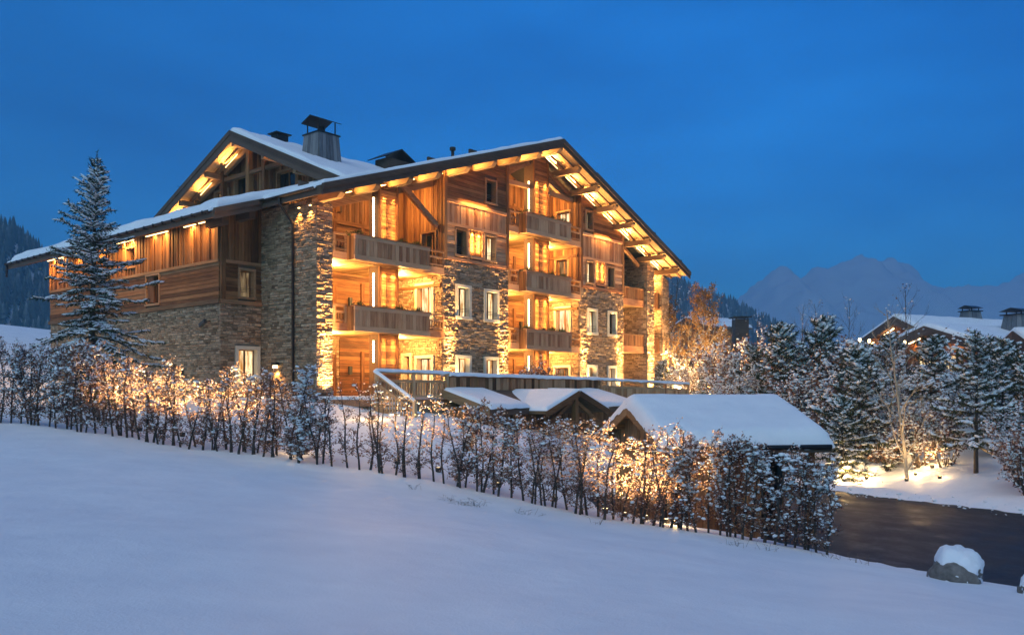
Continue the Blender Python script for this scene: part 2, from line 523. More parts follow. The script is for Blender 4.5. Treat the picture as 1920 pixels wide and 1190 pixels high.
ROAD_POLY = np.array([(1.2, 26.5), (3.0, 22.6), (6.0, 20.2), (7.9, 18.2), (8.9, 16.8), (10.0, 13.6), (11.6, 9.0), (13.5, -10), (26, -10), (20.5, 18), (17.6, 25.0), (16.5, 27.0), (14.6, 30.0), (12.9, 33.0), (10.5, 37.5), (6.0, 35.5), (2.6, 31.5)])


def _phi(r):
    return r * r * np.log(r + 1e-9)


def fit_tps(P, lam=0.6):
    n = len(P)
    K = _phi(np.linalg.norm(P[:, None, :2] - P[None, :, :2], axis=2)) + lam * np.eye(n)
    A = np.zeros((n + 3, n + 3)); A[:n, :n] = K; A[:n, n] = 1; A[:n, n + 1:] = P[:, :2]
    A[n, :n] = 1; A[n + 1:, :n] = P[:, :2].T
    b_ = np.zeros(n + 3); b_[:n] = P[:, 2]
    return np.linalg.solve(A, b_)


TPS = fit_tps(CP)


def poly_sd(X, Y, poly):
    """signed distance to a polygon, negative inside"""
    P = np.stack([X, Y], -1)
    d = np.full(X.shape, 1e9); inside = np.zeros(X.shape, bool)
    n = len(poly)
    for i in range(n):
        a, b_ = poly[i], poly[(i + 1) % n]
        ab = b_ - a; ap = P - a
        t = np.clip((ap @ ab) / (ab @ ab), 0, 1)
        d = np.minimum(d, np.linalg.norm(ap - t[..., None] * ab, axis=-1))
        c = ((a[1] > Y) != (b_[1] > Y)) & (X < (b_[0] - a[0]) * (Y - a[1]) / (b_[1] - a[1] + 1e-12) + a[0])
        inside ^= c
    return np.where(inside, -d, d)


def smooth01(x):
    x = np.clip(x, 0, 1)
    return x * x * (3 - 2 * x)


def ground_z(X, Y):
    X = np.atleast_1d(np.asarray(X, float)); Y = np.atleast_1d(np.asarray(Y, float))
    sh = X.shape; Q = np.stack([X.ravel(), Y.ravel()], -1)
    n = len(CP)
    Z = np.empty(len(Q))
    for k in range(0, len(Q), 20000):
        q = Q[k:k + 20000]
        Z[k:k + 20000] = _phi(np.linalg.norm(q[:, None] - CP[None, :, :2], axis=2)) @ TPS[:n] + TPS[n] + q @ TPS[n + 1:]
    Z = Z.reshape(sh)
    r = np.maximum(np.abs(X) - 45, np.maximum(Y - 70, -Y - 15)) / 45.0
    Z = Z + (EYE - 1.0 - Z) * smooth01(r)
    # soft undulation of the drifted snow
    Z = Z + 0.07 * np.sin(X * 0.55 + 1.3 * np.sin(Y * 0.31)) * np.sin(Y * 0.42 + 0.7) + 0.018 * np.sin(X * 1.7 + Y * 0.9) * np.sin(Y * 1.3 - X * 0.4) + 0.009 * np.sin(X * 3.9 - Y * 2.3 + 2 * np.sin(X * 0.7)) * np.sin(Y * 4.4 + 1.7 * np.sin(X * 1.1)) + 0.006 * np.sin(X * 7.1 + Y * 5.3) * np.sin(Y * 6.7 - X * 3.1 + np.sin(Y))
    sd = poly_sd(X, Y, ROAD_POLY) + 0.22 * np.sin(X * 2.1 + Y * 1.1) + 0.12 * np.sin(Y * 4.3 - X * 2.9)
    g = smooth01((sd + 0.15) / 1.1)
    low = ROAD_Z - 0.06
    Z = np.where(sd < 1.2, low + (np.maximum(Z, low + 0.25) - low) * g, Z)
    return Z


def gz(x, y):
    return float(ground_z(np.array([x]), np.array([y]))[0])


def axis_coords(lo, hi, step, far, grow=1.16):
    mid = list(np.arange(lo, hi + 1e-6, step))
    up = []; s = step; x = hi
    while x < far:
        s *= grow; x += s; up.append(x)
    dn = []; s = step; x = lo
    while x > -far:
        s *= grow; x -= s; dn.append(x)
    return np.array(dn[::-1] + mid + up)


gx = axis_coords(-24, 30, 0.3, 2600)
gy = axis_coords(3, 48, 0.3, 2600)
GX, GY = np.meshgrid(gx, gy)
GZ = ground_z(GX, GY)
nx, ny = len(gx), len(gy)
ii = np.arange(nx * ny).reshape(ny, nx)
GF = np.stack([ii[:-1, :-1].ravel(), ii[:-1, 1:].ravel(), ii[1:, 1:].ravel(), ii[1:, :-1].ravel()], -1)
ground = obj_of(mesh_np('ground', np.stack([GX.ravel(), GY.ravel(), GZ.ravel()], -1), GF, M['snow'], smooth=True), 'ground')
tag(ground, 'smooth blue-white snow covering the slope around the chalet', None, None, 'structure')

# the drive: one flat sheet whose border runs under the snow banks
rx = np.arange(-2, 29, 0.5); ry = np.arange(-12, 40, 0.5)
RX, RY = np.meshgrid(rx, ry)
rs = poly_sd(RX, RY, ROAD_POLY)
ri = np.arange(RX.size).reshape(RX.shape)
RF = np.stack([ri[:-1, :-1].ravel(), ri[:-1, 1:].ravel(), ri[1:, 1:].ravel(), ri[1:, :-1].ravel()], -1)
keep = (rs[:-1, :-1].ravel() < 0.45)
RZ = np.full(RX.size, ROAD_Z) + 0.015 * np.sin(RX.ravel() * 0.9) * np.sin(RY.ravel() * 0.7)
road = obj_of(mesh_np('road', np.stack([RX.ravel(), RY.ravel(), RZ], -1), RF[keep], M['asphalt'], smooth=True), 'road')
tag(road, 'dark wet asphalt drive curving past the hut', None, None, 'structure')


# ------------------------------------------------------------------ hills and mountain far behind
def ridge_mesh(name, profile, d, depth, mat_, label, seed, rough, base=None, cols=120, rows=26, shape=1.0, amp=0.16):
    """a hill whose skyline, seen from the camera, runs through profile = [(px, py)]; its near flank falls towards the viewer"""
    px = np.array([p[0] for p in profile], float); py = np.array([p[1] for p in profile], float)
    xs = np.linspace(px[0], px[-1], cols)
    V = []
    base = EYE - 6 if base is None else base
    for j in range(rows):
        f = j / (rows - 1)                       # 0 near foot, crest in the middle, 1 far foot
        y = d - depth * (1 - 2 * f)
        for x_ in xs:
            top = EYE + (HY - np.interp(x_, px, py)) / FPX * d
            k = 1 - abs(1 - 2 * f)
            k = k ** shape
            X = (x_ - CX) / FPX * d
            nz = noise.fractal(Vector((X / rough, y / rough, seed)), 0.9, 2.0, 6)
            z = base + (top - base) * k + nz * rough * amp * min(1, 3 * k)
            V.append((X, y, z))
    idx = np.arange(rows * cols).reshape(rows, cols)
    F = np.stack([idx[:-1, :-1].ravel(), idx[:-1, 1:].ravel(), idx[1:, 1:].ravel(), idx[1:, :-1].ravel()], -1)
    o = obj_of(mesh_np(name, V, F, mat_, smooth=True), name)
    tag(o, label, None, None, 'structure')
    return o, np.array(V)


def far_forest(name, label, spots, seed, hmin, hmax):
    """a far wood that reads as one mass: three stacked ragged cones for each tree"""
    rng = np.random.default_rng(seed)
    V = []; F = []; R = []
    for (x, y, z) in spots:
        h = rng.uniform(hmin, hmax); w = h * rng.uniform(0.16, 0.24); r0 = rng.uniform(0, 0.75)
        n = 6
        for k in range(4):
            zb = z - 0.5 + h * (0.05 + 0.22 * k); zt = min(z + h, zb + h * 0.42); rad = w * (1 - 0.22 * k)
            b_ = len(V)
            for i in range(n):
                a = 2 * math.pi * (i + rng.uniform(-0.2, 0.2)) / n
                q = rad * rng.uniform(0.7, 1.25)
                V.append((x + q * math.cos(a), y + q * math.sin(a), zb + rng.uniform(-0.05, 0.05) * h)); R.append(min(1, r0))
            V.append((x, y, zt)); R.append(min(1, r0 + rng.uniform(0.0, 0.35)))
            for i in range(n): F.append((b_ + i, b_ + (i + 1) % n, b_ + n))
    o = obj_of(mesh_np(name, V, F, M['farwood'], R), name)
    return tag(o, label, 'forest', None, 'stuff')


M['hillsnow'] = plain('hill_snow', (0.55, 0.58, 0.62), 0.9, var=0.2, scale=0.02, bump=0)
m, nt, b = mat('mountain_face')
geo = nd(nt, 'ShaderNodeNewGeometry')
sep = nd(nt, 'ShaderNodeSeparateXYZ'); nt.links.new(geo.outputs['Normal'], sep.inputs[0])
nn = nd(nt, 'ShaderNodeTexNoise', Scale=0.02, Detail=8.0); nt.links.new(geo.outputs['Position'], nn.inputs['Vector'])
ad = nd(nt, 'ShaderNodeMath', operation='ADD'); nt.links.new(sep.outputs[2], ad.inputs[0]); nt.links.new(nn.outputs['Fac'], ad.inputs[1])
rr_ = ramp(nt, [(0.74, (0.012, 0.013, 0.016)), (0.98, (0.33, 0.35, 0.40))])
nt.links.new(ad.outputs[0], rr_.inputs[0]); nt.links.new(rr_.outputs[0], b.inputs['Base Color'])
b.inputs['Roughness'].default_value = 0.9
M['mountain'] = m

D_HL, D_HR, D_MT = 560.0, 820.0, 2000.0
hl, VL = ridge_mesh('hill', [(-900, 560), (-500, 470), (-200, 430), (-50, 432), (30, 440), (70, 470), (110, 520), (150, 590), (220, 660), (330, 735)], D_HL, 170, M['hillsnow'], 'snowy wooded hill rising beyond the spruce', 3, 60.0, cols=90)
hr, VR = ridge_mesh('hill', [(300, 640), (700, 560), (1000, 520), (1240, 520), (1270, 526), (1320, 550), (1370, 574), (1420, 596), (1450, 618), (1500, 640), (1560, 662), (1700, 700), (1900, 735)], D_HR, 240, M['hillsnow'], 'snowy hill falling to the valley behind the lit birches', 9, 70.0, cols=120)
mt, VM = ridge_mesh('mountain', [(600, 640), (900, 600), (1200, 600), (1340, 590), (1385, 556), (1420, 512), (1440, 498), (1465, 494), (1492, 516), (1520, 494), (1545, 498), (1570, 480), (1605, 468), (1640, 490), (1665, 484), (1690, 505), (1740, 540), (1800, 530), (1850, 528), (1920, 515), (2050, 500), (2400, 560)], D_MT, 560, M['mountain'], 'rocky snow peaks fading into blue mist on the horizon', 5, 130.0, cols=300, rows=90, shape=0.8, amp=0.26)

rngf = np.random.default_rng(11)


def spots_on(V, rows, cols, n, f0, f1, pxr, d, rng):
    A = V.reshape(rows, cols, 3); out = []
    while len(out) < n:
        j = rng.uniform(f0, f1) * (rows - 1); i = rng.uniform(0, cols - 1.001)
        j0, i0 = int(j), int(i); fj, fi = j - j0, i - i0
        p = (A[j0, i0] * (1 - fi) + A[j0, i0 + 1] * fi) * (1 - fj) + (A[j0 + 1, i0] * (1 - fi) + A[j0 + 1, i0 + 1] * fi) * fj
        px = CX + FPX * p[0] / p[1]
        if pxr[0] < px < pxr[1]: out.append(p)
    return out


far_forest('forest', 'dark snow-dusted conifer wood covering the hill beyond the spruce', spots_on(VL, 26, 90, 1500, 0.10, 0.53, (-120, 330), D_HL, rngf), 21, 9, 17)
far_forest('forest', 'misty conifer wood along the hill behind the lit birches', spots_on(VR, 26, 120, 1500, 0.10, 0.53, (1180, 1455), D_HR, rngf), 22, 7, 12)

# crumbs of ploughed snow strewn along both borders of the drive
rngc = np.random.default_rng(88)
CR = []
for i in range(len(ROAD_POLY)):
    a, b_ = ROAD_POLY[i], ROAD_POLY[(i + 1) % len(ROAD_POLY)]
    L_ = np.linalg.norm(b_ - a)
    nrm = np.array([-(b_ - a)[1], (b_ - a)[0]]) / L_
    for k in range(int(L_ * 9)):
        q = a + (b_ - a) * rngc.random() + nrm * rngc.normal(0.0, 0.45)
        CR.append(q)
CR = np.array(CR)
CRZ = np.maximum(ground_z(CR[:, 0], CR[:, 1]), ROAD_Z)
CRR = rngc.uniform(0.015, 0.05, len(CR)) * rngc.choice([1, 1, 1, 1.8], len(CR))

# ------------------------------------------------------------------ the chalet, in its own frame: x along the gable front, y into the building, z from eye level
U2 = Vector((1330.0, 1577.0)).normalized()
P0 = Vector((36.0 * (594 - CX) / FPX, 36.0, EYE))
RZB = math.atan2(U2.y, U2.x)
CH = thing('chalet', 'large timber and stone chalet with snowy gable roof and golden lit balconies', 'chalet', P0, RZB)
CHM = Matrix.Translation(P0) @ Matrix.Rotation(RZB, 4, 'Z')

RS, RTOP = 15.43, 14.10                 # ridge
TV = -1.6                               # front verge
LE, RE = -0.9, 30.0                     # eaves along x
KL = (RTOP - 8.54) / (RS - LE)
KR = (RTOP - 8.42) / (29.81 - RS)
WE = -3.2                               # eave of the wing
WT = 2.7                                # front verge of the wing roof
BACK = 25.6


def ztop(s):
    return RTOP - KL * (RS - s) if s < RS else RTOP - KR * (s - RS)


def zsof(s):                            # underside of the boards
    return ztop(s) - 0.34


class Plane:
    """a vertical wall plane: origin O, horizontal axis A, outward normal N (all in the chalet frame)"""
    def __init__(self, O, A, N):
        self.O, self.A, self.N = Vector(O), Vector(A), Vector(N)

    def p(self, a, z, n=0.0):
        q = self.O + self.A * a + self.N * n
        return Vector((q.x, q.y, z))

    def hexa(self, mb, a0, a1, z0, z1, n0, n1, z1b=None, r=None):
        z1b = z1 if z1b is None else z1b
        P = self.p
        mb.hexa([P(a0, z0, n0), P(a1, z0, n0), P(a1, z0, n1), P(a0, z0, n1), P(a0, z1, n0), P(a1, z1b, n0), P(a1, z1b, n1), P(a0, z1, n1)], r)


def cut(lo, hi, bars):
    """interval minus intervals"""
    out = [(lo, hi)]
    for b0, b1 in bars:
        nxt = []
        for x0, x1 in out:
            if b1 <= x0 or b0 >= x1: nxt.append((x0, x1)); continue
            if b0 > x0: nxt.append((x0, b0))
            if b1 < x1: nxt.append((b1, x1))
        out = nxt
    return out


def backing(pl, a0, a1, z0, z1, holes, mat_, parent, name, top=None, thick=0.28):
    mb = MB()
    xs = sorted(set([a0, a1] + [h for q in holes for h in q[:2] if a0 < h < a1]))
    for x0, x1 in zip(xs[:-1], xs[1:]):
        bars = [(h[2], h[3]) for h in holes if h[0] < x1 - 1e-6 and h[1] > x0 + 1e-6]
        t0 = top(x0) if top else z1; t1 = top(x1) if top else z1
        segs = cut(z0, min(t0, t1), bars)
        for k, (s0, s1) in enumerate(segs):
            last = abs(s1 - min(t0, t1)) < 1e-6
            pl.hexa(mb, x0, x1, s0, t0 if last else s1, -thick, 0.0, t1 if last else s1)
    return mb.build(name, mat_, parent)


def stones(pl, a0, a1, z0, z1, holes, parent, seed, top=None, single=0, rows=(0.05, 0.14), lens=(0.13, 0.44)):
    """random coursed rubble in front of a backing; the largest ones are objects of their own"""
    rng = random.Random(seed)
    items = []
    z = z0
    while z < z1 - 0.03:
        h = rng.uniform(*rows)
        if z + h > z1: h = z1 - z
        bars = [(q[0], q[1]) for q in holes if q[2] < z + h - 0.01 and q[3] > z + 0.01]
        for s0, s1 in cut(a0, a1, bars):
            a = s0
            while a < s1 - 0.02:
                l = rng.uniform(*lens) * (1.25 if h > 0.13 else 1.0)
                if s1 - (a + l) < 0.12: l = s1 - a
                e = min(a + l, s1)
                if top is None or z + h < min(top(a), top(e)) - 0.01:
                    items.append((a, e, z, z + h))
                a = e
        z += h
    order = sorted(range(len(items)), key=lambda i: -(items[i][1] - items[i][0]) * (items[i][3] - items[i][2]))
    own = set(order[:single])
    joined = MB()
    for i, (x0, x1, y0, y1) in enumerate(items):
        g = 0.004
        pr = rng.uniform(0.010, 0.055)
        j = lambda k: rng.uniform(-k, k)
        P = pl.p
        x0 += g; x1 -= g; y0 += g; y1 -= g
        i0 = min(0.02, (x1 - x0) * 0.2); i1 = min(0.016, (y1 - y0) * 0.25)
        vs = [P(x0, y0, -0.01), P(x1, y0, -0.01), P(x1, y1, -0.01), P(x0, y1, -0.01),
              P(x0 + i0 + j(.008), y0 + i1 + j(.008), pr + j(.016)), P(x1 - i0 + j(.008), y0 + i1 + j(.008), pr + j(.016)),
              P(x1 - i0 + j(.008), y1 - i1 + j(.008), pr + j(.016)), P(x0 + i0 + j(.008), y1 - i1 + j(.008), pr + j(.016))]
        fs = [(4, 5, 6, 7), (0, 1, 5, 4), (1, 2, 6, 5), (2, 3, 7, 6), (3, 0, 4, 7)]
        if (pl.A.cross(Vector((0, 0, 1)))).dot(pl.N) < 0: fs = [f[::-1] for f in fs]
        if i in own:
            MB().add(vs, fs, 0.0).build('stone', M['stone'], parent)
        else:
            joined.add(vs, fs, rng.random())
    if joined.v: joined.build('rubble_stones', M['stone'], parent, kind='stuff')


def stone_wall(pl, a0, a1, z0, z1, holes, seed, top=None, single=0, ext=(0.0, 0.0), parent=None):
    w = backing(pl, a0, a1, z0, z1, holes, M['mortar'], parent or CH, 'stone_wall', top)
    stones(pl, a0 - ext[0], a1 + ext[1], max(z0, -0.9), z1, holes, w, seed, top, single)
    return w


def plank_wall(pl, a0, a1, z0, z1, vertical, holes=(), top=None, width=0.17, kind='larch', parent=None, joined=False, thick=0.04, seed=0, back=True, name='timber_wall', grain=None, relief=0.0):
    rng = random.Random(seed * 31 + 5)
    if back: w = backing(pl, a0, a1, z0, z1, list(holes), M['barge'], parent or CH, name, top, thick=0.15)
    else: w = parent
    grain = grain or ('v' if vertical else ('h' if abs(pl.A.x) > 0.5 else 'd'))
    mt_ = M[f'{kind}_{grain}'] if f'{kind}_{grain}' in M else M[f'{kind}_h']
    J = MB()

    def board(x0, x1, y0, y1, y1b):
        t_ = thick + rng.uniform(-0.012, 0.018) + relief * rng.choice((-1, 1))
        mb = J if joined else MB()
        pl.hexa(mb, x0, x1, y0, y1, 0.002, t_, y1b, r=rng.random() if joined else 0.0)
        if not joined: mb.build('plank', mt_, w)
    if vertical:
        a = a0
        while a < a1 - 0.02:
            e = min(a1, a + width * rng.uniform(0.75, 1.25))
            if a1 - e < 0.06: e = a1
            t0 = top(a) if top else z1; t1 = top(e) if top else z1
            bars = [(h[2], h[3]) for h in holes if h[0] < e - 0.01 and h[1] > a + 0.01]
            for y0, y1 in cut(z0, min(t0, t1), bars):
                last = abs(y1 - min(t0, t1)) < 1e-6
                if y1 - y0 > 0.05: board(a + 0.009, e - 0.009, y0, t0 if last else y1, t1 if last else y1)
            a = e
    else:
        z = z0
        while z < z1 - 0.02:
            h = min(width * rng.uniform(0.9, 1.1), z1 - z)
            bars = [(q[0], q[1]) for q in holes if q[2] < z + h - 0.01 and q[3] > z + 0.01]
            segs = cut(a0, a1, bars)
            for x0, x1 in segs:
                if top:
                    n = 40
                    ok = [x0 + (x1 - x0) * k / n for k in range(n + 1) if top(x0 + (x1 - x0) * k / n) >= z + h * 0.9]
                    if not ok: continue
                    x0, x1 = min(ok), max(ok)
                if x1 - x0 > 0.06: board(x0, x1, z + 0.010, z + h - 0.010, None)
            z += h
    if joined and J.v: J.build('boarding', mt_, w, kind='stuff')
    return w


def bar(pl, a0, a1, z0, z1, n0, n1, mat_, name='beam', parent=None):
    mb = MB(); pl.hexa(mb, a0, a1, z0, z1, n0, n1)
    return mb.build(name, mat_, parent or CH)


def window(pl, a0, a1, z0, z1, style='stone', pane='lit', parent=None, rail=True, depth=0.3):
    """outer size of the surround; the glass sits back in the reveal"""
    w = sub('window', parent or CH)
    s = 0.15 if style == 'stone' else 0.10
    mb = MB(); n0, n1 = -depth, (0.10 if style == 'stone' else 0.085)
    pl.hexa(mb, a0, a0 + s, z0 + s, z1 - s, n0, n1); pl.hexa(mb, a1 - s, a1, z0 + s, z1 - s, n0, n1)
    pl.hexa(mb, a0, a1, z1 - s, z1, n0, n1 + 0.004); pl.hexa(mb, a0 - 0.02, a1 + 0.02, z0, z0 + s, n0, n1 + 0.03)
    mb.build('surround', M['cream'] if style == 'stone' else M['beam_h'], w)
    i0, i1, j0, j1 = a0 + s, a1 - s, z0 + s, z1 - s
    f = 0.05; mb = MB(); q0, q1 = -depth + 0.02, -depth + 0.09
    pl.hexa(mb, i0, i0 + f, j0, j1, q0, q1); pl.hexa(mb, i1 - f, i1, j0, j1, q0, q1)
    pl.hexa(mb, i0 + f, i1 - f, j1 - f, j1, q0, q1 - 0.003); pl.hexa(mb, i0 + f, i1 - f, j0, j0 + f, q0, q1 - 0.003)
    if i1 - i0 > 0.80: pl.hexa(mb, (i0 + i1) / 2 - 0.04, (i0 + i1) / 2 + 0.04, j0 + f, j1 - f, q0, q1 - 0.006)
    mb.build('frame', M['larch_v'], w)
    mb = MB(); pl.hexa(mb, i0 + 0.01, i1 - 0.01, j0 + 0.01, j1 - 0.01, q0 - 0.02, q0 + 0.03)
    mb.build('pane', M[pane], w)
    if rail:
        mb = MB()
        for zz in (j0 + 0.22, j0 + 0.30, j0 + 0.38): pl.hexa(mb, i0, i1, zz, zz + 0.018, n1 - 0.08, n1 - 0.062)
        mb.build('guard_rail', M['iron'], w)
    return (a0, a1, z0, z1)


FRONT = Plane((0, 0, 0), (1, 0, 0), (0, -1, 0))
GROUND_Z = -1.6

# ---- stone corner pillar at the near corner
SIDE = Plane((0, 0, 0), (0, 1, 0), (-1, 0, 0))
stone_wall(SIDE, 0, 4.15, GROUND_Z, 8.4, [], 1, single=70)
stone_wall(FRONT, 0.0, 0.79, GROUND_Z, 8.62, [], 2, top=lambda a: zsof(a) - 0.3, single=12, ext=(0.04, 0.04))
PIN = Plane((0.79, 0, 0), (0, 1, 0), (1, 0, 0))
backing(PIN, 0.3, 4.0, GROUND_Z, 8.6, [], M['mortar'], CH, 'inner_wall')

# ---- wing: return wall (front facing) and long side wall
RET = Plane((-2.07, 4.15, 0), (1, 0, 0), (0, -1, 0))
wins = [(0.70, 1.96, 0.25, 2.15)]
w = stone_wall(RET, 0, 2.07, GROUND_Z, 4.0, wins, 3, single=20, ext=(0.04, 0))
window(RET, *wins[0], 'stone', 'lit')
wins = [(0.84, 1.74, 4.26, 5.66)]
plank_wall(RET, 0.22, 2.05, 4.18, 5.80, False, wins, width=0.2, seed=1)
window(RET, *wins[0], 'wood', 'dim')
plank_wall(RET, 0.22, 2.05, 5.96, 8.2, True, top=lambda a: zsof(-2.07 + a) + 0.1, width=0.17, seed=2)
bar(RET, -0.03, 2.05, 4.0, 4.18, -0.1, 0.11, M['beam_h'], 'sill_beam')
bar(RET, 0.2, 2.05, 5.80, 5.96, -0.1, 0.08, M['beam_h'], 'beam')
bar(RET, 0.0, 0.22, 4.18, 7.75, -0.2, 0.09, M['larch_v'], 'corner_post')

WING = Plane((-2.07, 4.15, 0), (0, 1, 0), (-1, 0, 0))
WL = 18.2
stone_wall(WING, 0, WL, GROUND_Z, 4.0, [], 4, single=70, ext=(0, 0))
bar(WING, -0.06, WL, 4.0, 4.18, -0.05, 0.14, M['beam_d'], 'sill_beam')
wins = [(5.28, 6.71, 4.28, 5.84)]
plank_wall(WING, 0.05, WL, 4.18, 5.82, False, wins, width=0.185, seed=3)
window(WING, *wins[0], 'wood', 'dark', rail=False)
bar(WING, 5.95, 6.55, 4.45, 5.70, -0.2, 0.03, M['larch_v'], 'shutter')
bar(WING, 0.05, WL, 5.82, 5.96, -0.05, 0.10, M['beam_d'], 'beam')
wins = [(7.70, 8.78, 6.30, 7.42)]
plank_wall(WING, 0.05, WL, 5.96, 7.86, True, wins, width=0.15, seed=4, thick=0.055, relief=0.03)
window(WING, *wins[0], 'wood', 'dark', rail=False)
ENDP = Plane((-2.07, 4.15 + WL, 0), (1, 0, 0), (0, 1, 0))
backing(ENDP, 0, 6, GROUND_Z, 7.8, [], M['larch_v'], CH, 'rear_wall')
# inside of the wing wall, so that no light leaks through
backing(Plane((-1.6, 4.6, 0), (0, 1, 0), (-1, 0, 0)), 0, WL - 0.6, GROUND_Z, 7.7, [], M['barge'], CH, 'inner_wall')

# ---- piers between the balcony bays
P1A, P1B, P2A, P2B = 7.65, 12.60, 19.30, 24.10
h1 = [(8.49, 9.63, 3.79, 5.55), (10.62, 11.81, 3.78, 5.52), (8.49, 9.63, 0.2, 1.97), (10.62, 11.76, 0.2, 1.96)]
stone_wall(FRONT, P1A, P1B, GROUND_Z, 6.70, h1, 5, single=60, ext=(0.04, 0.04))
for k, h in enumerate(h1): window(FRONT, *h, 'stone', 'lit', rail=(k < 2))
h2 = [(20.0, 21.1, 3.62, 5.24), (22.24, 23.28, 3.62, 5.24), (20.0, 21.1, 0.1, 1.78), (22.24, 23.25, 0.1, 1.78)]
stone_wall(FRONT, P2A, P2B, GROUND_Z, 6.42, h2, 6, single=40, ext=(0.04, 0.04))
for k, h in enumerate(h2): window(FRONT, *h, 'stone', ('lit', 'dark', 'dim', 'lit')[k], rail=(k < 2))


def pier_timber(a0, a1, zs, zm, zu, wl, panel, wr, wu, panes, seed):
    """timber upper part: windows, boarded apron, then a boarded gable field"""
    for a in (a0, a1 - 0.2): 
        mb = MB(); FRONT.hexa(mb, a, a + 0.2, zs, zsof(a) - 0.02, -0.2, 0.10, zsof(a + 0.2) - 0.02); mb.build('post', M['larch_v'], CH)
    bar(FRONT, a0 + 0.2, a1 - 0.2, zs, zs + 0.16, -0.1, 0.09, M['grey_h'], 'sill_beam')
    bar(FRONT, a0 + 0.2, a1 - 0.2, zm, zm + 0.15, -0.1, 0.09, M['grey_h'], 'beam')
    bar(FRONT, a0 + 0.2, a1 - 0.2, zu, zu + 0.15, -0.1, 0.11, M['grey_h'], 'beam')
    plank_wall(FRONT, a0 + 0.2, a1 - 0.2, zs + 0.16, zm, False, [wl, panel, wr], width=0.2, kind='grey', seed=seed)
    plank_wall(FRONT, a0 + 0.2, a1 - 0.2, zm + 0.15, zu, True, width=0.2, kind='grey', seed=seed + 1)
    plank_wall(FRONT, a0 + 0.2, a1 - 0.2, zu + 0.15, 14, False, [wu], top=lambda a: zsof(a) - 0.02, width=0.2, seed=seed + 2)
    window(FRONT, *wl, 'wood', panes[0]); window(FRONT, *wr, 'wood', panes[1]); window(FRONT, *wu, 'wood', panes[2])
    # the lit niche between the windows: boards, a planter ledge and two added light strips
    n = sub('light_niche', CH)
    plank_wall(Plane((0, 0.06, 0), (1, 0, 0), (0, -1, 0)), panel[0], panel[1], panel[2], panel[3], False, width=0.16, parent=n, joined=True, seed=seed, name='panel')
    for x in (panel[0] + 0.22, panel[1] - 0.22):
        bar(FRONT, x - 0.008, x + 0.008, panel[2] + 0.3, panel[3] - 0.05, 0.12, 0.135, M['iron'], 'light_rail', n)  # slim rail added to carry the lamps that wash the niche boards
        lamp('AREA', (x, -0.11, (panel[2] + panel[3]) / 2 + 0.12), 7.0, CH, direction=(0, 1, 0), size=(0.04, panel[3] - panel[2] - 0.4))
        lamp('SPOT', (x, -0.05, panel[3] - 0.06), 20, CH, direction=(0, 0.3, -1), angle=80, radius=0.02)
    bar(FRONT, panel[0], panel[1], panel[2], panel[2] + 0.12, -0.05, 0.14, M['grey_h'], 'ledge', n)


pier_timber(P1A, P1B, 6.72, 8.45, 9.60, (8.42, 9.36, 6.95, 8.40), (9.56, 10.5, 6.98, 8.38), (10.64, 11.64, 6.95, 8.40), (10.70, 11.66, 10.0, 11.35), ('dark', 'lit', 'dark'), 20)
pier_timber(P2A, P2B, 6.44, 8.20, 9.62, (19.85, 20.75, 6.70, 8.15), (20.98, 21.96, 6.72, 8.12), (22.15, 23.05, 6.65, 8.10), (19.80, 20.66, 9.95, 11.2), ('lit', 'dark', 'dim'), 30)
lamp('AREA', (9.9, -0.30, 9.86), 10, CH, direction=(0, 0.4, -1), size=(2.0, 0.05))
lamp('AREA', (21.6, -0.30, 9.88), 8, CH, direction=(0, 0.4, -1), size=(1.6, 0.05))

# ---- loggia bays: side walls facing the viewer's side, back walls, ceilings
BD = 3.3


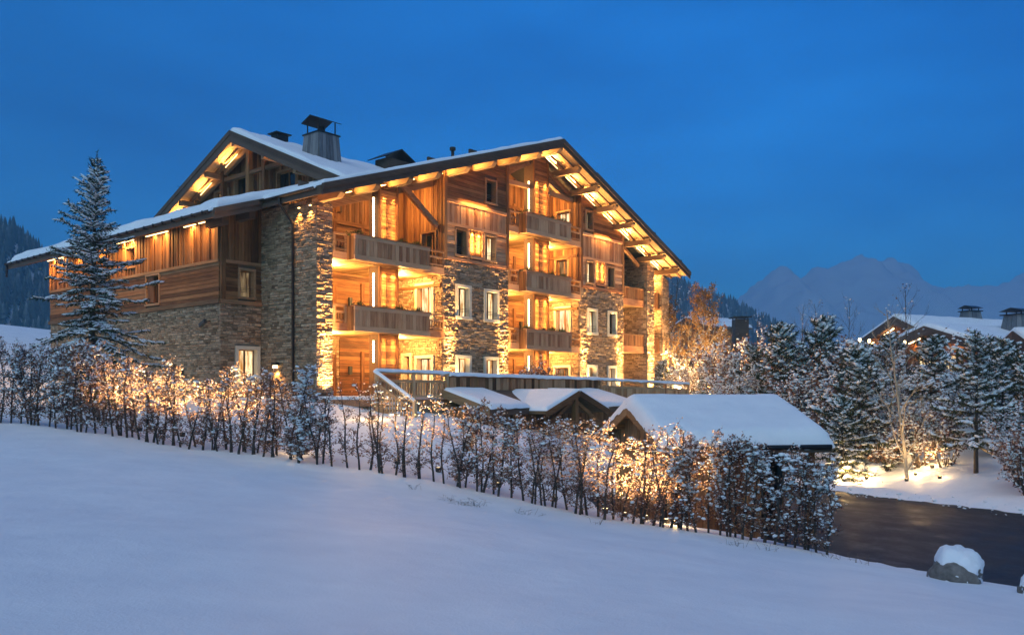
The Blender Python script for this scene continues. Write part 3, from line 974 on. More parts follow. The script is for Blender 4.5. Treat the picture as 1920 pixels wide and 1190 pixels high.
def bay(a0, a1, floors, base_stone, seed, col, side_w, lit, top_open=True):
    """floors: undersides of the balcony slabs, lowest first; col: (x0,x1) of the clad light column"""
    SD = Plane((a1, 0, 0), (0, 1, 0), (-1, 0, 0))          # the side wall one sees
    BK = Plane((0, BD, 0), (1, 0, 0), (0, -1, 0))
    top = lambda a: zsof(a) - 0.02
    z_st = floors[base_stone] if base_stone < len(floors) else floors[-1]
    holes = [h for h in side_w if h[4] == 'stone']
    hs = [h[:4] for h in holes]
    stone_wall(SD, 0.06, BD, GROUND_Z, z_st, hs, seed, ext=(0, 0))
    for h in holes: window(SD, *h[:4], 'stone', h[5], rail=False)
    wh = [h for h in side_w if h[4] == 'wood']
    zt = zsof(a1) - 0.02
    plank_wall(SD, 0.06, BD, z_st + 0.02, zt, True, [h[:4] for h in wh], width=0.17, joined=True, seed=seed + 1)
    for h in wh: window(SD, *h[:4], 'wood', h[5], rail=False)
    for z in floors[base_stone:]: bar(SD, 0.1, BD - 0.1, z - 0.55, z - 0.40, 0.02, 0.12, M['larch_d'], 'beam')
    # back wall: stone on the ground floor, boards above
    stone_wall(BK, a0 + 0.1, a0 + 3.0, GROUND_Z, floors[0], [], seed + 2)
    plank_wall(BK, a0 + 3.0, a1, GROUND_Z, floors[0], False, width=0.19, joined=True, seed=seed + 3)
    for k, z in enumerate(floors):
        z1 = floors[k + 1] if k + 1 < len(floors) else None
        if z1 is not None:
            plank_wall(BK, a0 + 0.1, a1, z + 0.3, z1, False, width=0.19, joined=True, seed=seed + 4 + k)
        else:
            plank_wall(BK, a0 + 0.1, a1, z + 0.3, z + 2.35, False, width=0.19, joined=True, seed=seed + 4 + k)
            bar(BK, a0 + 0.1, a1, z + 2.35, z + 2.55, 0.0, 0.12, M['larch_h'], 'beam')
            plank_wall(BK, a0 + 0.1, a1, z + 2.55, 14, True, top=top, width=0.17, joined=True, seed=seed + 9)
    zz = [-0.3] + [f + 0.3 for f in floors]
    for k, z in enumerate(zz):
        # door frame and dark wall lamps on the back wall of every storey
        bar(BK, a0 + 2.55, a0 + 2.75, z, z + 2.2, 0.045, 0.12, M['larch_v'], 'post')
        bar(BK, a0 + 4.3, a0 + 4.5, z, z + 2.4, 0.045, 0.12, M['larch_v'], 'post')
        for x in (a0 + 3.6, a0 + 5.0):
            if x < a1 - 0.5: bar(BK, x - 0.09, x + 0.09, z + 1.25, z + 1.65, 0.045, 0.17, M['iron'], 'wall_lamp')


def balcony(a0, a1, b0, b1, zb, parent=None, box_t=-0.62):
    B = sub('balcony', CH)
    mb = MB(); mb.box(a0 + 0.02, a1 - 0.02, -0.02, BD, zb + 0.02, zb + 0.28)
    mb.build('slab', M['soffit'], B)
    # ceiling boards below the slab
    mb = MB()
    x = a0 + 0.03
    while x < a1 - 0.1:
        mb.box(x, min(x + 0.19, a1 - 0.03), 0.0, BD - 0.05, zb - 0.012, zb + 0.018); x += 0.2
    mb.build('ceiling_boards', M['soffit'], B, kind='stuff')
    mb = MB(); mb.box(a0 + 0.02, a1 - 0.02, -0.09, -0.022, zb + 0.0, zb + 0.34); mb.build('fascia', M['grey_h'], B)
    cap = zb + 1.10
    # rails either side of the boarded box
    for (r0, r1) in ((a0 + 0.02, b0 - 0.02), (b1 + 0.02, a1 - 0.02)):
        if r1 - r0 < 0.2: continue
        mb = MB(); mb.box(r0, r1, -0.11, -0.01, cap - 0.03, cap + 0.05); mb.build('handrail', M['beam_h'], B)
        mb = MB(); mb.box(r0, r1, -0.09, -0.03, cap - 0.33, cap - 0.24); mb.build('rail', M['beam_h'], B)
        mb = MB(); mb.box(r0, r1, -0.09, -0.03, zb + 0.40, zb + 0.48); mb.build('rail', M['beam_h'], B)
        for x in (r0 + 0.05, r1 - 0.05):
            mb = MB(); mb.box(x - 0.05, x + 0.05, -0.105, -0.015, zb + 0.34, cap - 0.03); mb.build('post', M['beam_h'], B)
        n = max(2, int((r1 - r0 - 0.2) / 0.13))
        for i in range(n):
            x = r0 + 0.13 + (r1 - r0 - 0.26) * i / max(1, n - 1)
            mb = MB(); mb.box(x - 0.026, x + 0.026, -0.085, -0.035, zb + 0.48, cap - 0.33); mb.build('baluster', M['larch_v'], B)
    # boarded box that stands out from the rail line
    zt = cap - 0.03
    mb = MB(); mb.box(b0 + 0.04, b1 - 0.04, box_t + 0.06, -0.02, zb + 0.0, zb + 0.06); mb.build('box_floor', M['soffit'], B)
    mb = MB(); mb.box(b0, b1, box_t + 0.03, box_t + 0.06, zb + 0.05, zt - 0.02); mb.build('box_lining', M['barge'], B)
    n = int((b1 - b0) / 0.21)
    rg = random.Random(int(zb * 100 + a0 * 10))
    xs = [b0 + (b1 - b0) * i / n for i in range(n + 1)]
    for i in range(n):
        j = rg.uniform(-0.006, 0.006)
        mb = MB(); mb.box(xs[i] + 0.006, xs[i + 1] - 0.006, box_t - 0.005 + j, box_t + 0.029, zb + 0.20, zt - 0.16, 0.0)
        mb.build('plank', M['grey_v'], B)
    mb = MB(); mb.box(b0 - 0.02, b1 + 0.02, box_t - 0.035, box_t + 0.029, zb - 0.02, zb + 0.20); mb.build('lower_band', M['grey_h'], B)
    mb = MB(); mb.box(b0 - 0.02, b1 + 0.02, box_t - 0.035, box_t + 0.029, zt - 0.16, zt); mb.build('upper_band', M['grey_h'], B)
    mb = MB(); mb.box(b0 - 0.04, b1 + 0.04, box_t - 0.07, box_t + 0.22, zt, zt + 0.04); mb.build('cap', M['grey_h'], B)
    mb = MB(); mb.box(b0 + 0.02, b1 - 0.02, box_t + 0.07, box_t + 0.34, zt - 0.30, zt - 0.05); mb.build('planter_box', M['barge'], B)
    for x in (b0, b1 - 0.05):
        for i in range(3):
            y0 = box_t + 0.062 + i * 0.17
            mb = MB(); mb.box(x - 0.004 * (i % 2), x + 0.05, y0, y0 + 0.164, zb + 0.0, zt, 0.0); mb.build('end_plank', M['larch_v'], B)
    return B


def column(c0, c1, zlo, segs, zhi):
    """boarded light column with corner posts; every storey has a glowing tube on its left flank and two added strip lamps washing its face"""
    C = sub('light_column', CH)
    CPn = Plane((0, 0.22, 0), (1, 0, 0), (0, -1, 0))
    mb = MB(); mb.box(c0, c1, 0.225, 0.85, zlo, zhi - 0.1); mb.build('core', M['barge'], C)
    plank_wall(CPn, c0 + 0.1, c1 - 0.1, zlo, zhi, False, top=lambda a: zsof(a) - 0.05, width=0.15, parent=C, joined=True, back=False, seed=int(c0 * 7))
    for x in (c0, c1 - 0.1):
        mb = MB(); mb.box(x, x + 0.1, 0.12, 0.22, zlo, zsof(x) - 0.08); mb.build('post', M['larch_v'], C)
    LS = Plane((c0, 0, 0), (0, 1, 0), (-1, 0, 0))
    for (z0, z1, e, et) in segs:
        mb = MB(); mb.box(c0 - 0.115, c0 - 0.055, 0.42, 0.48, z0 + 0.1, z1 - 0.25); mb.build('light_tube', M['tube'], C)
        lamp('AREA', (c0 - 0.18, 0.47, (z0 + z1) / 2), et, CH, direction=(-1, -0.15, 0), size=(z1 - z0 - 0.3, 0.1))
        for x in (c0 + 0.30, c1 - 0.30):
            zl, zh = z0 + 0.02, z0 + (z1 - z0) * 0.86
            mb = MB(); mb.box(x - 0.008, x + 0.008, -0.035, -0.02, zl, zh); mb.build('light_rail', M['iron'], C)  # rail added for the wash lamps, the column itself has none
            lamp('AREA', (x, -0.015, (zl + zh) / 2), e * 0.085, CH, direction=(0, 1, 0), size=(0.04, zh - zl))
            lamp('SPOT', (x, 0.04, z1 - 0.04), e * 1.2, CH, direction=(0, 0.10, -1), angle=60, radius=0.02, blend=0.9)


F1 = [2.78, 5.90]
F2 = [2.46, 5.64, 8.82]
bay(0.79, P1A, F1, 1, 100, (3.5, 4.6), [(0.60, 1.96, 3.3, 5.62, 'stone', 'lit'), (0.60, 1.98, -0.25, 1.95, 'stone', 'lit'), (2.2, 3.0, -0.25, 2.1, 'stone', 'dim'), (0.42, 1.55, 6.25, 8.2, 'wood', 'dark')], True)
bay(P1B, P2A, F2, 1, 200, (15.0, 16.4), [(0.60, 1.90, 3.0, 5.35, 'stone', 'lit'), (0.62, 1.95, -0.25, 1.75, 'stone', 'dim'), (0.76, 1.85, 6.2, 8.3, 'wood', 'dim'), (0.62, 1.77, 9.4, 11.2, 'wood', 'lit')], True)
balcony(0.79, P1A, 1.55, 6.10, F1[0]); balcony(0.79, P1A, 1.55, 6.10, F1[1])
for z in F2: balcony(P1B, P2A, 13.45, 17.55, z)
column(3.62, 4.80, -0.4, [(1.35, 2.72, 40, 6), (3.95, 5.85, 60, 9), (7.15, 9.35, 60, 9)], zsof(4.2))
column(15.05, 16.42, -0.4, [(1.2, 2.4, 40, 6), (3.7, 5.6, 60, 9), (6.9, 8.78, 60, 9), (10.1, 12.3, 60, 9)], zsof(15.4))
# warm ceiling lights over every balcony
for (x, z) in ((2.0, F1[0]), (6.2, F1[0]), (2.0, F1[1]), (6.2, F1[1]), (2.0, 9.2), (6.2, 9.8)):
    lamp('POINT', (x, 1.5, z - 0.28), 135 if z < 9 else 60, CH, radius=0.12)
for (x, z) in ((13.7, F2[0]), (17.9, F2[0]), (13.7, F2[1]), (17.9, F2[1]), (13.7, F2[2]), (17.9, F2[2]), (13.7, 11.9), (17.9, 11.9)):
    lamp('POINT', (x, 1.5, z - 0.28), 115 if z < 9 else 60, CH, radius=0.12)
# brace and tie beams high in the open gable bays
MB().beam((5.3, 0.55, 10.1), (7.5, 0.30, 8.35), 0.2, 0.24).build('brace', M['beam_h'], CH)
MB().beam((12.7, 0.5, 11.7), (15.0, 0.5, 11.75), 0.18, 0.24).build('tie_beam', M['beam_h'], CH)
MB().beam((16.4, 0.5, 11.75), (19.2, 0.5, 11.7), 0.18, 0.24).build('tie_beam', M['beam_h'], CH)
MB().beam((16.45, 0.5, 13.1), (19.2, 0.5, 11.9), 0.16, 0.2).build('brace', M['beam_h'], CH)
MB().beam((12.75, 0.5, 11.95), (15.0, 0.5, 13.1), 0.16, 0.2).build('brace', M['beam_h'], CH)
for (x0, x1) in ((0.85, 7.6), (12.65, 15.0), (16.45, 19.25)):
    MB().beam((x0, 0.75, zsof(x0) - 0.5), (x1, 0.75, zsof(x1) - 0.5), 0.2, 0.36).build('rafter', M['beam_h'], CH)

# ---- last bay at the far corner
PA0, PA1, PB0, PB1 = 27.1, 27.97, 29.1, 29.95
stone_wall(FRONT, PA0, PA1, GROUND_Z, 9.0, [], 7, top=lambda a: zsof(a) - 0.3, ext=(0.04, 0.04))
stone_wall(Plane((PA0, 0, 0), (0, 1, 0), (-1, 0, 0)), 0.06, 3.5, GROUND_Z, 9.2, [], 8)
backing(Plane((0, 3.5, 0), (1, 0, 0), (0, -1, 0)), P2B, PA0, GROUND_Z, 9.8, [], M['mortar'], CH, 'inner_wall')
stone_wall(FRONT, PB0, PB1, GROUND_Z, 8.2, [], 9, top=lambda a: zsof(a) - 0.15, ext=(0.04, 0.04))
stone_wall(Plane((PB0, 0, 0), (0, 1, 0), (-1, 0, 0)), 0.06, 1.6, GROUND_Z, 8.3, [], 10)
backing(Plane((0, 1.2, 0), (1, 0, 0), (0, -1, 0)), PA1, PB0, GROUND_Z, 8.3, [], M['cream'], CH, 'plaster_wall')
for z in (2.75, 5.85):
    B = sub('balcony', CH)
    mb = MB(); mb.box(P2B + 0.05, PA0 - 0.05, 0.28, 3.4, z, z + 0.3); mb.build('slab', M['soffit'], B)
    mb = MB(); mb.box(P2B + 0.05, PA0 - 0.05, 0.20, 0.27, z - 0.02, z + 0.42); mb.build('fascia', M['grey_h'], B)
    mb = MB(); mb.box(P2B + 0.05, PA0 - 0.05, 0.18, 0.29, z + 1.12, z + 1.2); mb.build('handrail', M['beam_h'], B)
    for i in range(13):
        x = P2B + 0.1 + i * 0.222
        mb = MB(); mb.box(x, x + 0.19, 0.21, 0.25, z + 0.42, z + 1.12, 0.0); mb.build('plank', M['larch_v'], B)
    mb = MB(); mb.box(PA1 + 0.03, PB0 - 0.03, 0.25, 1.15, z + 0.1, z + 0.3); mb.build('slab', M['cream'], B)
    for i in range(5):
        x = PA1 + 0.04 + i * 0.215
        mb = MB(); mb.box(x, x + 0.19, 0.2, 0.25, z + 0.05, z + 1.1, 0.0); mb.build('plank', M['larch_v'], B)
MB().beam((24.2, 0.4, 9.85), (26.6, 0.4, 8.6), 0.18, 0.22).build('brace', M['beam_h'], CH)
lamp('POINT', (28.5, 0.6, 7.85), 60, CH, radius=0.1)
lamp('POINT', (28.5, 0.6, 5.2), 35, CH, radius=0.1)
for z in (2.5, 5.6): lamp('POINT', (25.4, 1.6, z), 22, CH, radius=0.1)

backing(Plane((PB1 - 0.02, 0, 0), (0, 1, 0), (1, 0, 0)), 0.3, BACK - 0.5, GROUND_Z, 8.15, [], M['mortar'], CH, 'outer_wall')
# ---- main roof
RF = sub('roof', CH)
deck = MB()
for (s0, s1, y0, y1) in ((LE, RS, TV, WT), (WE, RS, WT, BACK), (RS, RE, TV, BACK)):
    z0, z1 = ztop(s0), ztop(s1)
    deck.hexa([(s0, y0, z0 - 0.2), (s1, y0, z1 - 0.2), (s1, y1, z1 - 0.2), (s0, y1, z0 - 0.2), (s0, y0, z0), (s1, y0, z1), (s1, y1, z1), (s0, y1, z0)])
deck.build('roof_deck', M['roof'], RF)


def soffit(s0, s1, y0, y1, n):
    """boards under the overhang, running along the slope"""
    for i in range(n):
        a = y0 + (y1 - y0) * i / n; b_ = y0 + (y1 - y0) * (i + 1) / n - 0.012
        za, zb = ztop(s0) - 0.2, ztop(s1) - 0.2
        mb = MB()
        mb.hexa([(s0, a, za - 0.03), (s1, a, zb - 0.03), (s1, b_, zb - 0.03), (s0, b_, za - 0.03), (s0, a, za - 0.004), (s1, a, zb - 0.004), (s1, b_, zb - 0.004), (s0, b_, za - 0.004)], 0.0)
        mb.build('soffit_board', M['soffit'], RF)


soffit(LE + 0.1, RS - 0.02, TV + 0.1, 0.1, 9)
soffit(RS + 0.02, RE - 0.1, TV + 0.1, 0.1, 9)
soffit(WE + 0.08, -0.3, WT + 0.1, BACK - 0.2, 22)


def slope_bar(s0, s1, y0, y1, dz0, dz1, name, mat_, r=None):
    z0, z1 = ztop(s0), ztop(s1)
    mb = MB()
    mb.hexa([(s0, y0, z0 + dz0), (s1, y0, z1 + dz0), (s1, y1, z1 + dz0), (s0, y1, z0 + dz0), (s0, y0, z0 + dz1), (s1, y0, z1 + dz1), (s1, y1, z1 + dz1), (s0, y1, z0 + dz1)], r)
    return mb.build(name, mat_, RF)


for (s0, s1, y) in ((LE - 0.05, RS, TV), (RS, RE + 0.05, TV), (WE - 0.05, LE, WT)):
    slope_bar(s0, s1, y - 0.06, y, -0.42, -0.06, 'barge_board', M['barge'])
    slope_bar(s0, s1, y - 0.12, y + 0.01, -0.19, 0.05, 'upper_barge_board', M['barge'])
# rafters of the overhang, parallel to the slope
for y in (-0.95, -0.25):
    slope_bar(LE + 0.1, RS - 0.05, y - 0.06, y + 0.06, -0.36, -0.232, 'rafter', M['beam_h'])
    slope_bar(RS + 0.05, RE - 0.1, y - 0.06, y + 0.06, -0.36, -0.232, 'rafter', M['beam_h'])
# purlins
for s in (0.21, 2.16, 4.09, 5.95, 7.91, 9.9, 11.8, 13.6, 15.43, 17.25, 19.15, 21.09, 23.04, 25.0, 26.9, 28.7):
    z = ztop(s) - 0.37
    y0 = TV + 0.10
    mb = MB()
    # carved end: the lower edge is cut back
    mb.add([(s - 0.14, y0, z - 0.13), (s + 0.14, y0, z - 0.13), (s + 0.14, y0, z), (s - 0.14, y0, z),
            (s - 0.14, y0 + 0.22, z - 0.32), (s + 0.14, y0 + 0.22, z - 0.32), (s - 0.14, 0.6, z - 0.32), (s + 0.14, 0.6, z - 0.32), (s + 0.14, 0.6, z), (s - 0.14, 0.6, z)],
           [(0, 1, 2, 3), (0, 4, 5, 1), (4, 6, 7, 5), (3, 2, 8, 9), (6, 9, 8, 7), (0, 3, 9, 6, 4), (1, 5, 7, 8, 2)])
    mb.build('purlin', M['beam_d'], RF)
for (s, y0, y1) in ((-2.5, 3.0, 4.4), (-1.2, 3.0, 4.4)):
    z = ztop(s) - 0.37
    mb = MB(); mb.box(s - 0.15, s + 0.15, y0, y1, z - 0.36, z); mb.build('purlin', M['barge'], RF)
# rafter tails along the wing eave
y = WT + 0.5
while y < BACK - 0.3:
    slope_bar(WE + 0.05, -2.1, y - 0.05, y + 0.05, -0.36, -0.232, 'rafter_tail', M['beam_h'])
    y += 1.05
mb = MB(); mb.box(WE - 0.06, WE + 0.0, WT + 0.02, BACK, ztop(WE) - 0.36, ztop(WE) - 0.06); mb.build('fascia', M['barge'], RF)
mb = MB(); mb.box(LE - 0.06, LE, TV + 0.02, WT, ztop(LE) - 0.40, ztop(LE) - 0.06); mb.build('fascia', M['barge'], RF)


def gutter(x, y0, y1, z, parent):
    mb = MB(); n = 6; pts = []
    for y in (y0, y1):
        for k in range(n + 1):
            a = math.pi * k / n
            pts.append((x - 0.09 * math.cos(a) - 0.09, y, z - 0.09 * math.sin(a)))
    mb.add(pts, [(k, k + 1, n + 2 + k, n + 1 + k) for k in range(n)])
    return mb.build('gutter', M['zinc'], parent)


gutter(WE - 0.06, WT + 0.1, BACK, ztop(WE) - 0.06, RF)
gutter(LE - 0.06, TV + 0.3, WT - 0.1, ztop(LE) - 0.08, RF)
y = WT + 0.6
while y < BACK:
    mb = MB(); mb.box(WE - 0.25, WE - 0.05, y, y + 0.03, ztop(WE) - 0.17, ztop(WE) - 0.03); mb.build('gutter_bracket', M['zinc'], RF); y += 0.85
MB().tube([(LE - 0.15, 1.2, 8.42), (LE - 0.15, 1.2, 8.15), (-0.12, 1.55, 7.45), (-0.12, 1.55, -0.6)], 0.065, 8).build('downpipe', M['zinc'], CH, smooth=True)
MB().tube([(WE - 0.15, BACK - 0.2, ztop(WE) - 0.12), (WE - 0.15, BACK - 0.2, 6.9)], 0.06, 8).build('downpipe', M['zinc'], CH, smooth=True)

# roof snow
snow_sheet((LE, TV - 0.05, ztop(LE)), (RS, TV - 0.05, ztop(RS)), (RS, WT + 0.2, ztop(RS)), (LE, WT + 0.2, ztop(LE)), 0.20, 'roof_snow', RF, cell=0.5, rr=0.16, amp=0.05, seed=1)
snow_sheet((WE + 0.12, WT + 0.0, ztop(WE + .12) + 0.0), (RS, WT + 0.0, ztop(RS)), (RS, BACK, ztop(RS)), (WE + 0.12, BACK, ztop(WE + .12)), 0.42, 'roof_snow', RF, cell=0.4, rr=0.35, amp=0.10, seed=2)
snow_sheet((WE - 0.12, WT + 0.15, ztop(WE) - 0.08), (WE + 0.5, WT + 0.15, ztop(WE + .5) - 0.0), (WE + 0.5, BACK, ztop(WE + .5)), (WE - 0.12, BACK, ztop(WE) - 0.08), 0.13, 'eave_snow', RF, cell=0.3, rr=0.12, amp=0.05, seed=3)
snow_sheet((LE - 0.2, TV + 0.4, ztop(LE) - 0.12), (LE + 0.1, TV + 0.4, ztop(LE) - 0.02), (LE + 0.1, 0.9, ztop(LE) - 0.02), (LE - 0.2, 0.9, ztop(LE) - 0.12), 0.08, 'eave_snow', RF, cell=0.3, rr=0.1, amp=0.05, seed=4)
snow_sheet((RS, TV - 0.05, ztop(RS)), (RE, TV - 0.05, ztop(RE)), (RE, BACK, ztop(RE)), (RS, BACK, ztop(RS)), 0.16, 'roof_snow', RF, cell=0.7, rr=0.2, amp=0.03, seed=5)
# second, raised roof slab behind the far verge
R2 = MB(); s0, s1 = 19.2, RE + 0.12
R2.hexa([(s0, -1.35, ztop(s0) + 0.16), (s1, -1.35, ztop(s1) + 0.16), (s1, BACK, ztop(s1) + 0.16), (s0, BACK, ztop(s0) + 0.16), (s0, -1.35, ztop(s0) + 0.50), (s1, -1.35, ztop(s1) + 0.46), (s1, BACK, ztop(s1) + 0.46), (s0, BACK, ztop(s0) + 0.50)])
R2.build('upper_roof_slab', M['barge'], RF)
for s in (25.9, 29.4):
    MB().box(s, s + 0.3, -1.2, -0.9, ztop(s) + 0.40, ztop(s) + 0.62).build('snow_stop', M['zinc'], RF)
# small stones of snow guards on the near slope
for (s, y) in ((-2.4, 4.4), (-0.2, 0.6), (6.5, -0.4), (8.9, -0.9)):
    MB().box(s - 0.25, s + 0.25, y, y + 0.12, ztop(s) + 0.1, ztop(s) + 0.36).build('snow_stop', M['barge'], RF)

# ---- cross gable rising from the near slope
XS, XT, XZ, XK = 2.0, 9.97, 13.69, 0.43
XG = sub('cross_gable', CH)


def xz(t): return XZ - XK * abs(t - XT)


def xcut(s, side):
    """where the cross gable's slope dives into the main roof at x = s"""
    return XT + side * max(0.03, (XZ - (ztop(s) - 0.12)) / XK)


def xslab(x0, x1, side, d0, d1, name, mat_, r=None):
    a0, a1 = xcut(x0, side), xcut(x1, side)
    P = []
    for dz in (d0, d1):
        P += [(x0, a0, xz(a0) + dz), (x1, a1, xz(a1) + dz), (x1, XT, XZ + dz), (x0, XT, XZ + dz)]
    if side > 0: P = [P[3], P[2], P[1], P[0], P[7], P[6], P[5], P[4]]
    return MB().hexa(P, r).build(name, mat_, XG)


for side in (-1, 1):
    xslab(XS, 15.0, side, -0.2, 0.0, 'roof_deck', M['roof'])
    xslab(XS - 0.07, XS, side, -0.55, -0.05, 'barge_board', M['barge'])
    xslab(XS - 0.12, XS + 0.02, side, -0.2, 0.05, 'upper_barge_board', M['barge'])
    for i in range(8):
        x0 = XS + 0.05 + i * 0.2
        xslab(x0, x0 + 0.19, side, -0.24, -0.205, 'soffit_board', M['soffit'], 0.0)
    for x0 in (XS + 0.75, XS + 1.3):
        xslab(x0, x0 + 0.13, side, -0.42, -0.245, 'rafter', M['beam_d'])
c0, c1 = xcut(XS - 0.05, -1), xcut(14.8, -1)
snow_sheet((XS - 0.05, c0, xz(c0)), (14.8, c1 - 0.3, xz(c1 - 0.3)), (14.8, XT, XZ), (XS - 0.05, XT, XZ), 0.26, 'roof_snow', XG, cell=0.4, rr=0.22, amp=0.10, seed=6)
for t in (4.6, 7.3, XT, 12.7, 15.4, 18.0):
    mb = MB(); mb.box(XS + 0.12, 3.9, t - 0.13, t + 0.13, xz(t) - 0.72, xz(t) - 0.43); mb.build('purlin', M['beam_h'], XG)
XW = Plane((3.6, 0, 0), (0, 1, 0), (-1, 0, 0))
xtop = lambda a: xz(a) - 0.26
xh = [(8.9, 9.7, 9.8, 11.9), (10.3, 12.2, 9.8, 12.0), (12.7, 14.2, 9.8, 11.5), (6.4, 8.2, 9.8, 11.6)]
plank_wall(XW, 3.0, 18.5, 8.8, 14, True, xh, top=xtop, width=0.2, joined=True, seed=77, parent=XG)
for k, h in enumerate(xh): window(XW, *h, 'wood', ('dark', 'dark', 'dim', 'dark')[k], parent=CH, rail=False, depth=0.2)
for (a, wd) in ((XT, 0.28), (7.9 + 0.6, 0.24), (12.45, 0.24), (15.2, 0.22), (5.6, 0.22)):
    mb = MB(); mb.box(2.95, 3.2, a - wd / 2, a + wd / 2, 9.0, xz(a) - 0.40); mb.build('post', M['larch_v'], XG)
MB().beam((3.1, 5.0, 11.3), (3.1, XT - 0.1, 13.05), 0.2, 0.26).build('truss_rafter', M['beam_d'], XG)
MB().beam((3.1, 15.0, 11.1), (3.1, XT + 0.1, 13.05), 0.2, 0.26).build('truss_rafter', M['beam_d'], XG)
MB().beam((3.1, 6.2, 11.75), (3.1, 13.7, 11.75), 0.2, 0.2).build('collar_beam', M['beam_d'], XG)
for t, e in ((16.6, 10), (14.0, 10), (11.4, 10), (8.6, 9), (6.0, 7)):
    mb = MB(); mb.beam((2.9, t - 0.6, xz(t - 0.6) - 0.47), (2.9, t + 0.6, xz(t + 0.6) - 0.47), 0.03, 0.02); mb.build('light_strip', M['strip'], XG)
    lamp('AREA', (2.75, t, xz(t) - 0.58), e, CH, direction=(-0.55, 0, 1), size=(1.2, 0.05))

# ---- eave lights on the wing and on the gable overhang
for t, e in ((5.0, 14), (6.3, 16), (8.8, 18), (9.9, 18), (12.2, 26), (13.0, 22), (15.5, 18), (18.2, 18), (20.4, 20), (21.6, 20)):
    zc = ztop(-2.3) - 0.44
    mb = MB(); mb.box(-2.36, -2.29, t - 0.5, t + 0.5, zc, zc + 0.03); mb.build('light_strip', M['strip'], RF)
    lamp('AREA', (-2.33, t, zc - 0.03), e, CH, direction=(0.25, 0, -1), size=(0.05, 1.2))
for s, e in ((1.2, 7), (3.2, 9), (5.0, 9), (6.9, 9), (8.9, 9), (10.8, 9), (12.7, 9), (14.5, 9), (16.3, 14), (18.2, 7), (20.1, 16), (22.1, 7), (24.0, 14), (26.0, 8), (27.8, 7)):
    dz = KL if s < RS else -KR
    z = ztop(s) - 0.50
    mb = MB(); mb.beam((s - 0.55, -0.17, z - 0.55 * dz), (s + 0.55, -0.17, z + 0.55 * dz), 0.025, 0.025); mb.build('light_strip', M['strip'], RF)
    lamp('AREA', (s, -0.24, z + 0.03), e * 3.6, CH, direction=(0, -0.6, 1), size=(1.1, 0.04))
# lights under the near eave that graze the pillar
for (t, e) in ((0.25, 22), (1.05, 26)):
    mb = MB(); mb.box(-0.19, -0.13, t - 0.05, t + 0.05, 8.05, 8.09); mb.build('wall_light', M['strip'], RF)
    lamp('SPOT', (-0.24, t, 8.03), e * 2.0, CH, direction=(0.32, 0.3, -1), angle=70, radius=0.03, blend=0.9)

# ---- chimneys, vents, aerial
CM = sub('chimney', CH)
zb, zt_ = 11.2, 13.40
cx_, cy_ = 5.0, 6.3
rb, rt = 0.78, 0.62
for (dx, dy, ln) in ((0, -1, 'x'), (-1, 0, 'y'), (1, 0, 'y'), (0, 1, 'x')):
    n = 6
    for i in range(n):
        f0, f1 = -1 + 2 * i / n + 0.012, -1 + 2 * (i + 1) / n - 0.012
        def q(f, r_, o):
            return (cx_ + (dx * (r_ + o) if dx else f * r_), cy_ + (dy * (r_ + o) if dy else f * r_))
        P = [(*q(f0, rb, 0), zb), (*q(f1, rb, 0), zb), (*q(f1, rb, 0.04), zb), (*q(f0, rb, 0.04), zb), (*q(f0, rt, 0), zt_), (*q(f1, rt, 0), zt_), (*q(f1, rt, 0.04), zt_), (*q(f0, rt, 0.04), zt_)]
        MB().hexa(P, 0.0).build('chimney_board', M['chim'], CM)
mb = MB(); mb.add([(cx_ - rb + .02, cy_ - rb + .02, zb), (cx_ + rb - .02, cy_ - rb + .02, zb), (cx_ + rb - .02, cy_ + rb - .02, zb), (cx_ - rb + .02, cy_ + rb - .02, zb), (cx_ - rt + .02, cy_ - rt + .02, zt_), (cx_ + rt - .02, cy_ - rt + .02, zt_), (cx_ + rt - .02, cy_ + rt - .02, zt_), (cx_ - rt + .02, cy_ + rt - .02, zt_)], [(0, 3, 2, 1), (4, 5, 6, 7), (0, 1, 5, 4), (1, 2, 6, 5), (2, 3, 7, 6), (3, 0, 4, 7)])
mb.build('chimney_core', M['barge'], CM)
mb = MB(); mb.box(cx_ - rt - 0.08, cx_ + rt + 0.08, cy_ - rt - 0.08, cy_ + rt + 0.08, zt_, zt_ + 0.07); mb.build('chimney_crown', M['zinc'], CM)
for (i, j) in ((-1, -1), (1, -1), (1, 1), (-1, 1)):
    mb = MB(); mb.box(cx_ + i * 0.5 - 0.025, cx_ + i * 0.5 + 0.025, cy_ + j * 0.5 - 0.025, cy_ + j * 0.5 + 0.025, zt_ + 0.07, zt_ + 0.72); mb.build('cap_post', M['zinc'], CM)
MB().tube([(cx_, cy_, zt_ + 0.05), (cx_, cy_, zt_ + 0.5)], 0.2, 10).build('flue', M['zinc'], CM, smooth=True)
zc = zt_ + 0.72
mb = MB(); mb.add([(cx_ - 0.72, cy_ - 0.75, zc - 0.04), (cx_ + 0.72, cy_ - 0.75, zc - 0.04), (cx_ + 0.72, cy_, zc + 0.26), (cx_ - 0.72, cy_, zc + 0.26), (cx_ + 0.72, cy_ + 0.75, zc - 0.04), (cx_ - 0.72, cy_ + 0.75, zc - 0.04),
                  (cx_ - 0.72, cy_ - 0.75, zc - 0.08), (cx_ + 0.72, cy_ - 0.75, zc - 0.08), (cx_ + 0.72, cy_, zc + 0.21), (cx_ - 0.72, cy_, zc + 0.21), (cx_ + 0.72, cy_ + 0.75, zc - 0.08), (cx_ - 0.72, cy_ + 0.75, zc - 0.08)],
                 [(0, 1, 2, 3), (3, 2, 4, 5), (6, 9, 8, 7), (9, 11, 10, 8), (0, 6, 7, 1), (5, 4, 10, 11), (0, 3, 9, 6), (3, 5, 11, 9), (1, 7, 8, 2), (2, 8, 10, 4)])
mb.build('chimney_cap', M['zinc'], CM)
C2 = sub('vent_hood', CH)
x, y, z = 12.9, 9.6, 13.9
